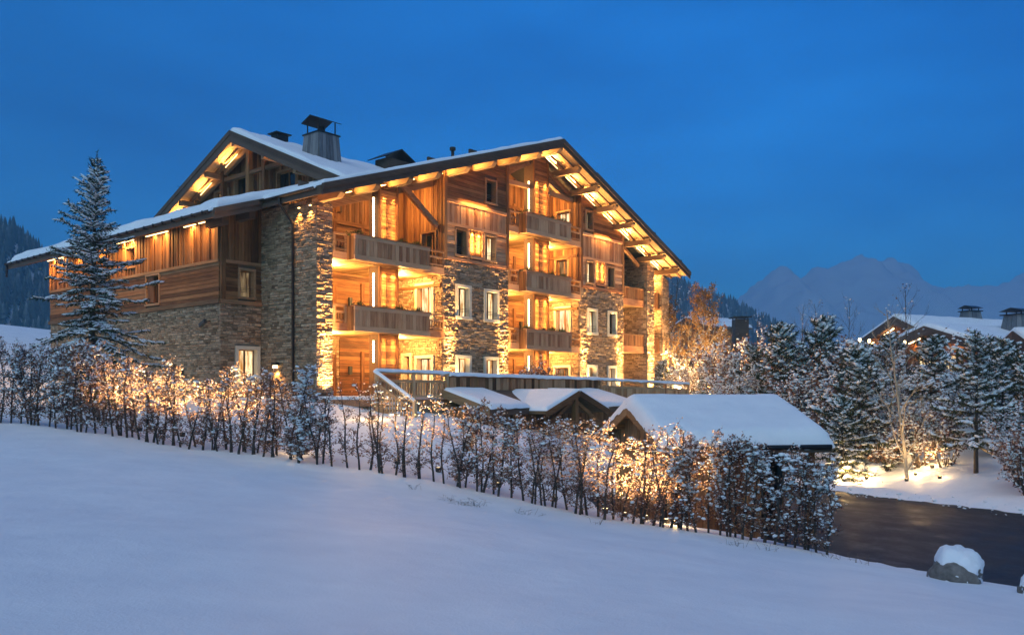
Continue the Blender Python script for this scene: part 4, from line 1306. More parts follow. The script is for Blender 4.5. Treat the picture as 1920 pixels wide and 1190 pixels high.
mb = MB(); mb.box(x - 0.9, x + 0.9, y - 0.6, y + 0.6, z - 0.6, z + 0.45); mb.build('hood_body', M['barge'], C2)
mb = MB(); mb.add([(x - 1.3, y - 0.85, z + 0.42), (x + 1.3, y - 0.85, z + 0.42), (x + 1.3, y + 0.85, z + 0.42), (x - 1.3, y + 0.85, z + 0.42), (x, y - 0.85, z + 1.08), (x, y + 0.85, z + 1.08), (x - 1.3, y - 0.85, z + 0.36), (x + 1.3, y - 0.85, z + 0.36), (x, y - 0.85, z + 1.0), (x + 1.3, y + 0.85, z + 0.36), (x - 1.3, y + 0.85, z + 0.36), (x, y + 0.85, z + 1.0)],
                 [(0, 4, 5, 3), (4, 1, 2, 5), (0, 6, 8, 4), (4, 8, 7, 1), (6, 10, 11, 8), (8, 11, 9, 7), (3, 5, 11, 10), (5, 2, 9, 11), (0, 3, 10, 6), (1, 7, 9, 2)])
mb.build('hood_roof', M['zinc'], C2)
C3 = sub('vent_hood', CH)
x, y, z = 5.2, 10.3, 13.95
mb = MB(); mb.box(x - 0.35, x + 0.35, y - 0.3, y + 0.3, z - 0.4, z + 0.35); mb.build('hood_body', M['zinc'], C3)
mb = MB(); mb.box(x - 0.5, x + 0.5, y - 0.42, y + 0.42, z + 0.36, z + 0.42); mb.build('hood_roof', M['zinc'], C3)
MB().tube([(11.0, 2.6, 12.3), (11.0, 2.6, 13.35)], 0.09, 8).build('vent_pipe', M['zinc'], CH, smooth=True)
MB().tube([(11.0, 2.6, 13.32), (11.0, 2.6, 13.48)], 0.17, 8).build('vent_pipe_cap', M['zinc'], CH, smooth=True)
AE = sub('aerial', CH)
MB().tube([(3.0, 16.6, 10.6), (3.0, 16.6, 12.1)], 0.025, 5).build('mast', M['zinc'], AE)
MB().tube([(2.6, 16.6, 12.0), (3.4, 16.6, 12.0)], 0.015, 4).build('crossbar', M['zinc'], AE)
MB().box(3.2, 3.7, 15.6, 16.0, 11.7, 12.1).build('junction_box', M['zinc'], AE)

# wall fittings
SP = sub('wall_spotlight', CH)
MB().tube([(-2.1, 4.95, 3.25), (-2.4, 4.95, 3.2)], 0.03, 6).build('bracket', M['iron'], SP)
MB().beam((-2.35, 5.35, 3.05), (-2.45, 4.75, 3.22), 0.14, 0.16).build('housing', M['iron'], SP)
WLp = sub('wall_lantern', CH)
MB().box(-0.26, -0.06, 2.65, 3.0, 1.28, 1.42).build('lantern_hood', M['iron'], WLp)
MB().box(-0.22, -0.10, 2.72, 2.93, 1.16, 1.27).build('lantern_glass', M['bulb'], WLp)
lamp('SPOT', (-0.20, 2.82, 1.12), 40, CH, direction=(0.08, 0, -1), angle=110, radius=0.05)
WL2 = sub('wall_lantern', CH)
MB().box(-2.36, -2.13, 7.2, 7.5, 0.9, 1.1).build('lantern_hood', M['iron'], WL2)

# ------------------------------------------------------------------ terrace in front of the chalet (same frame)
TE = thing('terrace', 'raised timber terrace with snow-capped railing in front of the stone piers', 'terrace', P0, RZB)
TT = -6.0
ZF = -0.22
mb = MB(); mb.box(-1.9, 21.8, TT, -0.1, ZF - 0.25, ZF); mb.build('deck', M['grey_h'], TE)
snow_sheet((-1.8, TT + 0.15, ZF), (21.7, TT + 0.15, ZF), (21.7, -0.5, ZF), (-1.8, -0.5, ZF), 0.12, 'deck_snow', TE, cell=0.6, rr=0.2, amp=0.05, seed=8)
mb = MB(); mb.box(-1.9, 21.8, TT + 0.05, TT + 0.35, -4.2, ZF - 0.26); mb.build('retaining_wall', M['mortar'], TE)


def rail_run(a0, a1, z0, z1, posts, balusters, parent, boards=False):
    def zr(x): return z0 + (z1 - z0) * (x - a0) / (a1 - a0)
    def bx(x0, x1, y0, y1, d0, d1, name, m_):
        MB().hexa([(x0, y0, zr(x0) + d0), (x1, y0, zr(x1) + d0), (x1, y1, zr(x1) + d0), (x0, y1, zr(x0) + d0), (x0, y0, zr(x0) + d1), (x1, y0, zr(x1) + d1), (x1, y1, zr(x1) + d1), (x0, y1, zr(x0) + d1)]).build(name, m_, parent)
    bx(a0, a1, TT - 0.08, TT + 0.08, -0.10, -0.02, 'handrail', M['pale_h'])
    bx(a0, a1, TT - 0.04, TT + 0.04, -0.42, -0.32, 'rail', M['pale_h'])
    bx(a0, a1, TT - 0.04, TT + 0.04, -0.98, -0.90, 'rail', M['pale_h'])
    for x in posts:
        MB().box(x - 0.06, x + 0.06, TT - 0.062, TT + 0.062, ZF, zr(x) - 0.1).build('post', M['pale_v'], parent)
    n = int((a1 - a0) / balusters)
    for i in range(n):
        x = a0 + 0.1 + (a1 - a0 - 0.2) * i / (n - 1)
        w_ = 0.09 if boards else 0.03
        MB().box(x - w_, x + w_, TT - 0.032, TT + 0.028, zr(x) - 0.90, zr(x) - 0.42).build('slat' if boards else 'baluster', M['pale_v'], parent)
    snow_sheet((a0 - 0.02, TT - 0.12, z0 - 0.03), (a1 + 0.02, TT - 0.12, z1 - 0.03), (a1 + 0.02, TT + 0.12, z1 - 0.03), (a0 - 0.02, TT + 0.12, z0 - 0.03), 0.10, 'rail_snow', parent, cell=0.3, rr=0.1, amp=0.02, seed=int(a0 * 3 + 50))


rail_run(-1.88, 1.9, 0.86, 0.84, (-1.82, 0.0, 1.82), 0.135, TE)
rail_run(12.45, 21.7, 0.74, 0.60, (12.6, 14.6, 16.7, 19.0, 21.6), 0.22, TE, boards=True)
PP = sub('parapet', TE)
mb = MB(); mb.box(1.95, 12.4, TT, TT + 0.10, ZF, 0.70); mb.build('parapet_core', M['barge'], PP)
x = 1.95; rg = random.Random(4)
while x < 12.35:
    e = min(12.4, x + rg.uniform(0.15, 0.26))
    mb = MB(); mb.box(x + 0.005, e - 0.005, TT - 0.045 + rg.uniform(-0.01, 0.01), TT - 0.003, ZF - 0.3, 0.66, 0.0)
    mb.build('plank', M['grey_v'] if rg.random() < 0.65 else M['larch_v'], PP)
    x = e
mb = MB(); mb.box(1.90, 12.45, TT - 0.12, TT + 0.3, 0.67, 0.74); mb.build('coping', M['grey_h'], PP)
snow_sheet((1.85, TT - 0.18, 0.73), (12.5, TT - 0.18, 0.69), (12.5, TT + 0.4, 0.69), (1.85, TT + 0.4, 0.73), 0.14, 'coping_snow', PP, cell=0.3, rr=0.13, amp=0.03, seed=61)
# stairs at the near end, going down towards the viewer
ST = sub('stairs', TE)
for i in range(6):
    y1 = TT - 0.32 * i; z1 = ZF - 0.165 * (i + 1)
    mb = MB(); mb.box(-1.88, -0.5, y1 - 0.36, y1, z1 - 0.05, z1); mb.build('step', M['grey_h'], ST)
    snow_sheet((-1.86, y1 - 0.37, z1), (-0.52, y1 - 0.37, z1), (-0.52, y1 - 0.02, z1), (-1.86, y1 - 0.02, z1), 0.07, 'step_snow', ST, cell=0.3, rr=0.1, amp=0.02, seed=70 + i)
for x in (-1.92, -0.46):
    MB().beam((x, TT, ZF - 0.2), (x, TT - 2.1, ZF - 1.27), 0.06, 0.26).build('stringer', M['pale_h'], ST)
    if x > -1: continue
    MB().beam((x, TT, 0.80), (x, TT - 2.1, -0.28), 0.10, 0.09).build('handrail', M['pale_h'], ST)
    MB().beam((x, TT, 0.45), (x, TT - 2.1, -0.63), 0.06, 0.08).build('rail', M['pale_h'], ST)
    for i in range(14):
        f = (i + 0.5) / 14
        MB().box(x - 0.022, x + 0.022, TT - 2.1 * f - 0.025, TT - 2.1 * f + 0.025, ZF - 0.15 - 1.07 * f, 0.44 - 1.08 * f).build('baluster', M['pale_v'], ST)
    MB().box(x - 0.06, x + 0.06, TT - 2.18, TT - 2.06, -2.2, -0.22).build('post', M['pale_v'], ST)
    snow_sheet((x - 0.08, TT - 2.15, -0.26), (x + 0.08, TT - 2.15, -0.26), (x + 0.08, TT, 0.84), (x - 0.08, TT, 0.84), 0.08, 'rail_snow', ST, cell=0.3, rr=0.07, amp=0.01, seed=90 + int(x * 10))

# ------------------------------------------------------------------ entrance porch under the terrace parapet
PO = thing('entrance_porch', 'low porch with snowy lean-to roof and small gable below the terrace parapet', 'porch', P0, RZB)
E0, E1, TE_, ZR, ZE = 1.5, 12.2, -8.6, 0.16, -0.55


def slab(name, c, th, m_, parent):
    c = [Vector(p) for p in c]; d = Vector((0, 0, th))
    return MB().hexa([p - d for p in c] + c).build(name, m_, parent)


slab('roof_slab', [(E0, TE_, ZE), (E1, TE_, ZE), (E1, TT - 0.06, ZR), (E0, TT - 0.06, ZR)], 0.14, M['barge'], PO)
GX0, GX1, GXM, GYF, GZR = 3.75, 8.15, 5.95, -9.5, 0.12
mb = MB(); mb.box(E0 - 0.03, E1 + 0.03, TE_ - 0.05, TE_, ZE - 0.26, ZE + 0.02); mb.build('fascia', M['barge'], PO)
for x in (E0 - 0.05, E1):
    MB().hexa([(x, TE_, ZE - 0.3), (x + 0.05, TE_, ZE - 0.3), (x + 0.05, TT - .06, ZR - 0.3), (x, TT - .06, ZR - 0.3), (x, TE_, ZE + 0.03), (x + 0.05, TE_, ZE + 0.03), (x + 0.05, TT - .06, ZR + 0.03), (x, TT - .06, ZR + 0.03)]).build('barge_board', M['beam_d'], PO)
snow_sheet((E0 - 0.05, TE_ - 0.08, ZE), (GX0 + 0.1, TE_ - 0.08, ZE), (GX0 + 0.1, TT - 0.1, ZR), (E0 - 0.05, TT - 0.1, ZR), 0.15, 'roof_snow', PO, cell=0.25, rr=0.2, amp=0.04, seed=101)
snow_sheet((GX1 - 0.1, TE_ - 0.08, ZE), (E1 + 0.05, TE_ - 0.08, ZE), (E1 + 0.05, TT - 0.1, ZR), (GX1 - 0.1, TT - 0.1, ZR), 0.15, 'roof_snow', PO, cell=0.25, rr=0.2, amp=0.04, seed=102)
GB = sub('gable', PO)
for sgn, xe in ((-1, GX0), (1, GX1)):
    slab('roof_slab', [(xe, GYF, ZE - 0.12), (GXM, GYF, GZR), (GXM, TT - 0.06, GZR), (xe, TT - 0.06, ZE - 0.12)], 0.12, M['beam_d'], GB)
    snow_sheet((min(xe, GXM), GYF - 0.05, ZE - 0.12 if xe < GXM else GZR), (max(xe, GXM), GYF - 0.05, GZR if xe < GXM else ZE - 0.12), (max(xe, GXM), TT - 0.1, GZR if xe < GXM else ZE - 0.12), (min(xe, GXM), TT - 0.1, ZE - 0.12 if xe < GXM else GZR), 0.14, 'roof_snow', GB, cell=0.25, rr=0.15, amp=0.03, seed=103 + sgn)
    MB().beam((xe, GYF - 0.03, ZE - 0.24), (GXM, GYF - 0.03, GZR - 0.1), 0.06, 0.24).build('barge_board', M['larch_h'], GB)
    MB().beam((GXM + sgn * 1.7, GYF + 0.25, ZE - 0.62), (GXM, GYF + 0.25, GZR - 0.36), 0.12, 0.14).build('brace', M['larch_h'], GB)
MB().box(GXM - 0.1, GXM + 0.1, GYF + 0.1, GYF + 0.3, ZE - 0.6, GZR - 0.28).build('king_post', M['larch_v'], GB)
MB().box(GX0 + 0.25, GX1 - 0.25, GYF + 0.12, GYF + 0.3, ZE - 0.75, ZE - 0.55).build('tie_beam', M['larch_h'], GB)
for x in (GX0 + 0.35, GX1 - 0.35):
    MB().box(x - 0.12, x + 0.12, GYF + 0.1, GYF + 0.34, -4.1, ZE - 0.75).build('post', M['larch_v'], PO)
PF = Plane((0, TE_ + 0.5, 0), (1, 0, 0), (0, -1, 0))
plank_wall(PF, E0 + 0.15, E1 - 0.15, -4.1, ZE - 0.1, True, [(5.0, 6.9, -4.1, -1.6)], width=0.2, kind='larch', parent=PO, joined=True, seed=301, name='front_wall')
plank_wall(Plane((E0 + 0.15, 0, 0), (0, 1, 0), (-1, 0, 0)), TE_ + 0.5, TT, -4.1, ZE + 0.05, True, width=0.2, parent=PO, joined=True, seed=302, name='side_wall')
bar(PF, 5.05, 6.85, -4.1, -1.65, -0.2, -0.14, M['larch_v'], 'door', PO)

# ------------------------------------------------------------------ hut with a thick snow roof beside the drive
HA = math.radians(10)
HP = at(1200, HY, 24.0)
HU = thing('garage_hut', 'timber hut with thick smooth snow on its pitched roof behind the hedge', 'hut', (HP.x, HP.y, EYE), HA)
HL, HS = 4.15, 2.75
HR, HE = -0.30, -1.26       # roof ridge and eave (top of boards)
for sg in (-1, 1):
    slab('roof_slab', [(-0.35, sg * HS, HE), (HL + 0.1, sg * HS, HE), (HL + 0.1, 0, HR), (-0.35, 0, HR)], 0.12, M['barge'], HU)
    for x in (-0.40, HL + 0.1):
        MB().hexa([(x, 0, HR - 0.30), (x + 0.05, 0, HR - 0.30), (x + 0.05, sg * HS, HE - 0.26), (x, sg * HS, HE - 0.26), (x, 0, HR + 0.02), (x + 0.05, 0, HR + 0.02), (x + 0.05, sg * HS, HE + 0.02), (x, sg * HS, HE + 0.02)]).build('barge_board', M['larch_d'], HU)
    for k in range(3):
        y = sg * HS * (0.12 + 0.36 * k); z = HR + (HE - HR) * abs(y) / HS - 0.14
        MB().box(-0.33, 0.2, y - 0.07, y + 0.07, z - 0.16, z).build('purlin', M['larch_h'], HU)
    MB().box(-0.36, HL + 0.12, sg * HS - 0.03, sg * HS + 0.03, HE - 0.27, HE + 0.01).build('fascia', M['barge'], HU)
    gutter_o = MB().tube([(-0.3, sg * (HS + 0.08), HE - 0.12), (HL + 0.1, sg * (HS + 0.08), HE - 0.12)], 0.07, 8).build('gutter', M['zinc'], HU, smooth=True)


def hut_snow():
    """one continuous drift over both slopes, rounded over the ridge and at the eaves"""
    xs = np.concatenate([[-0.42, -0.415, -0.38, -0.3, -0.18], np.linspace(0, HL - 0.15, 60), [HL + 0.0, HL + 0.1, HL + 0.17, HL + 0.195, HL + 0.2]])
    ys = np.concatenate([[-HS - 0.10, -HS - 0.09, -HS - 0.05, -HS + 0.06], np.linspace(-HS + 0.2, HS - 0.2, 45), [HS - 0.06, HS + 0.05, HS + 0.09, HS + 0.10]])
    V = []
    for y in ys:
        base = HR + (HE - HR) * (math.sqrt(y * y + 0.02) - 0.14) / (HS - 0.14) if abs(y) < HS else HE - 0.02
        for x in xs:
            d = min(x + 0.42, HL + 0.2 - x, y + HS + 0.10, HS + 0.10 - y)
            e = 1 if d > 0.2 else math.sqrt(max(0, 1 - (1 - d / 0.2) ** 2))
            nz = noise.noise(Vector((x * 0.9, y * 0.9, 3.3)))
            sag = 0.10 * max(0, 1 - d / 0.3) ** 2 * (1 + nz)
            lip = 0.07 * max(0.0, 0.3 + noise.noise(Vector((x * 2.1, y * 2.1, 8.8))) + 0.5 * noise.noise(Vector((x * 6.3, y * 6.3, 1.2)))) if d < 0.06 else 0.0
            V.append((x, y, base + (0.30 + 0.03 * nz + 0.012 * noise.noise(Vector((x * 3.1, y * 3.1, 0.7)))) * e - sag - lip))
    n_, k_ = len(ys), len(xs)
    idx = np.arange(n_ * k_).reshape(n_, k_)
    F = np.stack([idx[:-1, :-1].ravel(), idx[:-1, 1:].ravel(), idx[1:, 1:].ravel(), idx[1:, :-1].ravel()], -1)
    obj_of(mesh_np('roof_snow', V, F, M['snow'], smooth=True), 'roof_snow', HU)


hut_snow()
HG = Plane((0.0, 0, 0), (0, -1, 0), (-1, 0, 0))
hz = ROAD_Z - EYE - 0.1
plank_wall(HG, -2.3, 2.3, hz, HR, True, top=lambda a: HR - 0.14 + (HE - HR) * abs(a) / HS, width=0.19, parent=HU, seed=401, name='gable_wall')
plank_wall(Plane((0, -2.3, 0), (1, 0, 0), (0, -1, 0)), 0.0, HL - 1.6, hz, HE - 0.05, True, width=0.2, parent=HU, joined=True, seed=402, name='front_wall')
plank_wall(Plane((0, 2.3, 0), (1, 0, 0), (0, 1, 0)), 0.0, HL, hz, HE - 0.05, True, width=0.2, parent=HU, joined=True, seed=403, name='rear_wall')
plank_wall(Plane((HL - 0.1, 0, 0), (0, 1, 0), (1, 0, 0)), -0.6, 2.3, hz, HE - 0.1, True, width=0.2, parent=HU, joined=True, seed=404, name='side_wall')
for (x, y) in ((HL - 0.15, -2.25), (2.4, -2.25)):
    MB().box(x - 0.08, x + 0.08, y - 0.08, y + 0.08, hz, HE - 0.1).build('post', M['larch_v'], HU)
MB().tube([(-0.3, -HS - 0.08, HE - 0.15), (-0.12, -2.42, HE - 0.6), (-0.12, -2.42, hz)], 0.04, 6).build('downpipe', M['zinc'], HU, smooth=True)


# ------------------------------------------------------------------ far chalets beyond the trees
def far_chalet(name, label, px, py, d, rz, half, length, rise, wall, lit, chim, seed):
    p = at(px, py, d)
    R = thing(name, label, 'chalet', (p.x, p.y, p.z - rise - wall), math.radians(rz))
    zr, ze = rise + wall, wall
    for sg in (-1, 1):
        slab('roof_slab', [(0, sg * half, ze), (length, sg * half, ze), (length, 0, zr), (0, 0, zr)], 0.25, M['barge'], R)
        snow_sheet((0.0, 0 if sg > 0 else -half, zr if sg > 0 else ze), (length, 0 if sg > 0 else -half, zr if sg > 0 else ze), (length, half if sg > 0 else 0, ze if sg > 0 else zr), (0.0, half if sg > 0 else 0, ze if sg > 0 else zr), 0.45, 'roof_snow', R, cell=0.8, rr=0.35, amp=0.06, seed=seed + sg)
        MB().hexa([(-0.1, 0, zr - 0.75), (0, 0, zr - 0.75), (0, sg * half, ze - 0.7), (-0.1, sg * half, ze - 0.7), (-0.1, 0, zr + 0.05), (0, 0, zr + 0.05), (0, sg * half, ze + 0.05), (-0.1, sg * half, ze + 0.05)]).build('barge_board', M['barge'], R)
    G = Plane((1.6, 0, 0), (0, -1, 0), (-1, 0, 0))
    wins = [(-1.9, -0.5, ze - 1.6, ze - 0.2), (0.5, 1.9, ze - 1.6, ze - 0.2)]
    plank_wall(G, -half + 0.9, half - 0.9, -3, zr, True, wins, top=lambda a: zr - 0.3 - (zr - ze) * abs(a) / half, width=0.25, parent=R, joined=True, seed=seed, name='gable_wall')
    for h in wins:
        w_ = sub('window', R)
        bar(G, h[0], h[1], h[2], h[3], -0.3, -0.2, M['lit' if lit else 'dim'], 'pane', w_)
        bar(G, (h[0] + h[1]) / 2 - 0.05, (h[0] + h[1]) / 2 + 0.05, h[2], h[3], -0.2, -0.1, M['larch_v'], 'frame', w_)
    for sg in (-1, 1):
        bar(Plane((1.6, sg * (half - 0.9), 0), (1, 0, 0), (0, sg, 0)), 0, length - 3, -3, ze - 0.2, -0.3, 0, M['larch_v'], 'side_wall', R)
        MB().box(0.3, 1.7, sg * half * 0.55 - 0.15, sg * half * 0.55 + 0.15, zr - (zr - ze) * 0.55 - 0.65, zr - (zr - ze) * 0.55 - 0.28).build('purlin', M['larch_h'], R)
    MB().box(0.2, 1.7, -0.18, 0.18, zr - 0.75, zr - 0.3).build('purlin', M['larch_h'], R)
    if lit:
        for sg in (-1, 1):
            for f in (0.3, 0.68):
                y = sg * half * f
                MB().beam((1.4, y - 0.6, zr - (zr - ze) * abs(y - 0.6) / half - 0.42), (1.4, y + 0.6, zr - (zr - ze) * abs(y + 0.6) / half - 0.42), 0.1, 0.08).build('light_strip', M['tube'], R)
                lamp('POINT', (1.0, y, zr - (zr - ze) * f - 0.9), 60, R, radius=0.1)
    for (x, y, w_, h_) in chim:
        zb_ = zr - (zr - ze) * abs(y) / half - 0.3
        C_ = sub('chimney', R)
        for k in range(4):
            a = k * math.pi / 2
            dx, dy = math.cos(a), math.sin(a)
            tx, ty = -dy, dx
            for i in range(4):
                f0, f1 = -1 + i * 0.5 + 0.02, -0.5 + i * 0.5 - 0.02
                P = []
                for (zz, ww) in ((zb_, w_), (zb_ + h_, w_ * 0.72)):
                    for (f, o) in ((f0, 0), (f1, 0), (f1, 0.06), (f0, 0.06)):
                        P.append((x + dx * (ww + o) + tx * f * ww, y + dy * (ww + o) + ty * f * ww, zz))
                MB().hexa(P, 0.0).build('chimney_board', M['chim'], C_)
        MB().box(x - w_ * 0.95, x + w_ * 0.95, y - w_ * 0.95, y + w_ * 0.95, zb_ + h_, zb_ + h_ + 0.1).build('chimney_crown', M['zinc'], C_)
        MB().hexa([(x - w_, y - w_, zb_ + h_ + 0.35), (x + w_, y - w_, zb_ + h_ + 0.35), (x + w_, y + w_, zb_ + h_ + 0.35), (x - w_, y + w_, zb_ + h_ + 0.35), (x - w_, y - 0.05, zb_ + h_ + 0.65), (x + w_, y - 0.05, zb_ + h_ + 0.65), (x + w_, y + 0.05, zb_ + h_ + 0.65), (x - w_, y + 0.05, zb_ + h_ + 0.65)]).build('chimney_cap', M['zinc'], C_)
        for (i, j) in ((-1, -1), (1, -1), (1, 1), (-1, 1)):
            MB().box(x + i * w_ * .6 - .04, x + i * w_ * .6 + .04, y + j * w_ * .6 - .04, y + j * w_ * .6 + .04, zb_ + h_ + 0.1, zb_ + h_ + 0.4).build('cap_post', M['zinc'], C_)
    return R


far_chalet('far_chalet', 'chalet among the trees with chimney, snow roof and lit gable', 1733, 612, 74, 25, 7.2, 22, 2.4, 6.5, True, [(9.5, -2.2, 1.15, 2.2)], 501)
far_chalet('far_chalet', 'chalet gable with golden lit eaves behind the bare lit tree', 1676, 594, 84, 25, 6.0, 18, 3.0, 6.5, True, [(12.0, 0.5, 0.9, 1.6)], 511)
far_chalet('far_chalet', 'snow-covered roof cut by the frame edge behind the pines', 1900, 622, 52, 8, 3.6, 9, 2.2, 3.0, False, [], 521)
far_chalet('far_chalet', 'distant snowy cabin on the slope behind the lit birches', 1287, 596, 130, 30, 4.0, 10, 1.4, 9.0, False, [], 531)
# lone chimney stack behind the birches
CS = at(1388, 590, 100)
cst = thing('chimney_stack', 'dark square chimney stack rising behind the lit birches', 'chimney', (CS.x, CS.y, CS.z - 5))
MB().box(-0.8, 0.8, -0.8, 0.8, -7.5, 4.4).build('stack', M['barge'], cst)
MB().box(-1.1, 1.1, -1.1, 1.1, 4.6, 4.75).build('cap', M['zinc'], cst)
for (i, j) in ((-1, -1), (1, -1), (1, 1), (-1, 1)): MB().box(i * .7 - .06, i * .7 + .06, j * .7 - .06, j * .7 + .06, 4.4, 4.6).build('cap_post', M['zinc'], cst)


# ------------------------------------------------------------------ rail fence on the bank, rocks by the drive
FE = thing('rail_fence', 'round-rail wooden fence half hidden behind the tall pine on the bank', 'fence', (0, 0, 0))
fp = [at(1830, 868, 36.5), at(1885, 880, 33.0), at(1945, 893, 30.5)]
for i, p in enumerate(fp):
    g = gz(p.x, p.y)
    MB().tube([(p.x, p.y, g - 0.3), (p.x, p.y, g + 0.95)], 0.07, 7).build('post', M['bark'], FE, smooth=True)
for a, b_ in zip(fp[:-1], fp[1:]):
    for h in (0.42, 0.82):
        MB().tube([(a.x, a.y, gz(a.x, a.y) + h), (b_.x, b_.y, gz(b_.x, b_.y) + h)], 0.06, 7).build('rail', M['birch'], FE, smooth=True)


def rock(px, py, d, sx, sy, sz, seed, label, rz=0.0):
    p = at(px, py, d); g = gz(p.x, p.y)
    R = thing('snowy_rock', label, 'rock', (p.x, p.y, g), rz)
    V = []; n, k = 22, 34
    for j in range(n + 1):
        th = math.pi * j / n
        for i in range(k):
            ph = 2 * math.pi * i / k
            v = Vector((math.sin(th) * math.cos(ph), math.sin(th) * math.sin(ph), math.cos(th)))
            q = 1 + 0.30 * noise.noise(v * 1.3 + Vector((seed, 0, 0))) + 0.16 * noise.noise(v * 3.3 + Vector((0, seed, 0))) + 0.07 * noise.noise(v * 8 + Vector((0, seed, 1)))
            V.append((v.x * sx * q, v.y * sy * q, v.z * sz * q + sz * 0.25))
    F = [(j * k + i, j * k + (i + 1) % k, (j + 1) * k + (i + 1) % k, (j + 1) * k + i) for j in range(n) for i in range(k)]
    obj_of(mesh_np('boulder', V, F, M['rock'], smooth=False), 'boulder', R)
    W = []
    V2 = []
    for (x, y, z) in V:
        v = Vector((x / sx, y / sy, (z - sz * .25) / sz)); l = v.length
        cover = v.z / l + 0.50 * v.x / l + 0.15 * v.y / l + 0.45 * noise.noise(v * 2.2 + Vector((seed, seed, 0))) + 0.15 * noise.noise(v * 6 + Vector((seed, 0, 0)))
        t_ = 0.12 * min(1, max(-0.5, (cover - 0.30) * 2.6))
        V2.append((x * (1 + 0.35 * t_), y * (1 + 0.35 * t_), z + t_))
    obj_of(mesh_np('snow_cap', V2, F, M['snow'], smooth=True), 'snow_cap', R)
    return R


rock(1793, 1078, 14.2, 0.46, 0.38, 0.34, 3.7, 'grey boulder capped with snow at the edge of the drive', 0.3)
rock(1930, 1104, 13.0, 0.15, 0.15, 0.14, 6.0, 'small snowy stone cut by the frame edge beside the drive')

# ------------------------------------------------------------------ vegetation
def leaf_mesh(name, C, size, rng, mat_, rnd=None, aspect=0.62):
    """one small bent-free quad for each leaf, random orientation"""
    n = len(C)
    d = rng.normal(size=(n, 3)); d /= np.linalg.norm(d, axis=1)[:, None]
    e = rng.normal(size=(n, 3)); e -= d * np.sum(d * e, 1)[:, None]; e /= np.linalg.norm(e, axis=1)[:, None]
    s = (size if np.ndim(size) else np.full(n, size)) * rng.uniform(0.7, 1.3, n)
    d = d * (s / 2)[:, None]; e = e * (s * aspect / 2)[:, None]
    V = np.stack([C - d, C + e - d * 0.1, C + d, C - e - d * 0.1], 1).reshape(-1, 3)
    F = np.arange(n * 4).reshape(n, 4)
    r = np.repeat(rng.random(n) if rnd is None else rnd, 4)
    return mesh_np(name, V, F, mat_, r)


def lump_mesh(name, C, R, rng, axis=None, length=None, flat=0.6, mat_=None):
    """small rounded snow lumps: 10-vertex blobs, stretched along axis if given"""
    n = len(C)
    k = 5
    a = np.arange(k) * 2 * np.pi / k
    ring = np.stack([np.cos(a), np.sin(a)], -1)
    if axis is None:
        ax = rng.normal(size=(n, 3)); ax[:, 2] *= 0.3
    else: ax = np.array(axis, float)
    ax = ax / (np.linalg.norm(ax, axis=1)[:, None] + 1e-9)
    up = np.tile([0.0, 0, 1.0], (n, 1)); up = up - ax * np.sum(ax * up, 1)[:, None]
    up /= (np.linalg.norm(up, axis=1)[:, None] + 1e-9)
    sd_ = np.cross(ax, up)
    L = (R * rng.uniform(0.9, 1.4, n)) if length is None else np.asarray(length, float)
    R = np.asarray(R, float) * np.ones(n)
    V = np.empty((n, 2 + 2 * k, 3))
    V[:, 0] = C - ax * L[:, None]; V[:, 1] = C + ax * L[:, None]
    for j, (f, q) in enumerate(((-0.45, 0.95), (0.45, 0.85))):
        for i in range(k):
            w_ = rng.uniform(0.75, 1.2, n)
            V[:, 2 + j * k + i] = C + ax * (L * f)[:, None] + (sd_ * (ring[i, 0] * R * q * w_)[:, None]) + up * (ring[i, 1] * R * q * flat * w_)[:, None]
    T = []
    for i in range(k):
        i2 = (i + 1) % k
        T += [(0, 2 + i2, 2 + i), (1, 2 + k + i, 2 + k + i2), (2 + i, 2 + i2, 2 + k + i2), (2 + i, 2 + k + i2, 2 + k + i)]
    T = np.array(T)
    F = (np.arange(n)[:, None, None] * (2 + 2 * k) + T[None]).reshape(-1, 3)
    return mesh_np(name, V.reshape(-1, 3), F, mat_ or M['snow'], smooth=True)


def needle_mesh(name, A, B, rng, per, length, width, mat_, droop=0.0):
    """needle tufts: thin quads standing off each twig from A to B"""
    n = len(A)
    A = np.repeat(A, per, 0); B = np.repeat(B, per, 0)
    N = n * per
    t = rng.uniform(0.0, 1.0, N)
    ax = B - A; ln = np.linalg.norm(ax, axis=1)[:, None] + 1e-9; ax = ax / ln
    rd = rng.normal(size=(N, 3)); rd -= ax * np.sum(rd * ax, 1)[:, None]; rd /= np.linalg.norm(rd, axis=1)[:, None]
    d = ax * rng.uniform(0.3, 0.9, N)[:, None] + rd * 0.8
    d[:, 2] -= droop
    d /= np.linalg.norm(d, axis=1)[:, None]
    L = length * rng.uniform(0.6, 1.25, N)
    w_ = np.cross(d, rng.normal(size=(N, 3))); w_ /= np.linalg.norm(w_, axis=1)[:, None]
    P = A + (B - A) * t[:, None]
    V = np.stack([P - w_ * width / 2, P + w_ * width / 2, P + d * L[:, None] + w_ * width / 5, P + d * L[:, None] - w_ * width / 5], 1).reshape(-1, 3)
    F = np.arange(N * 4).reshape(N, 4)
    return mesh_np(name, V, F, mat_, np.repeat(rng.random(N), 4))


tag(obj_of(lump_mesh('snow_crumbs', np.stack([CR[:, 0], CR[:, 1], CRZ + CRR * 0.3], -1), CRR, rngc), 'snow_crumbs'), 'small crumbs of ploughed snow along the borders of the drive', 'snow', None, 'stuff')


class Tree:
    def __init__(self): self.parts = []      # (name, mesh, kind)

    def place(self, name, label, cat, loc, rz=0.0, scale=1.0, group=None):
        R = thing(name, label, cat, loc, rz, group)
        R.scale = (scale,) * 3 if not hasattr(scale, '__len__') else scale
        for (nm, me, kd) in self.parts: obj_of(me, nm, R, kd)
        return R


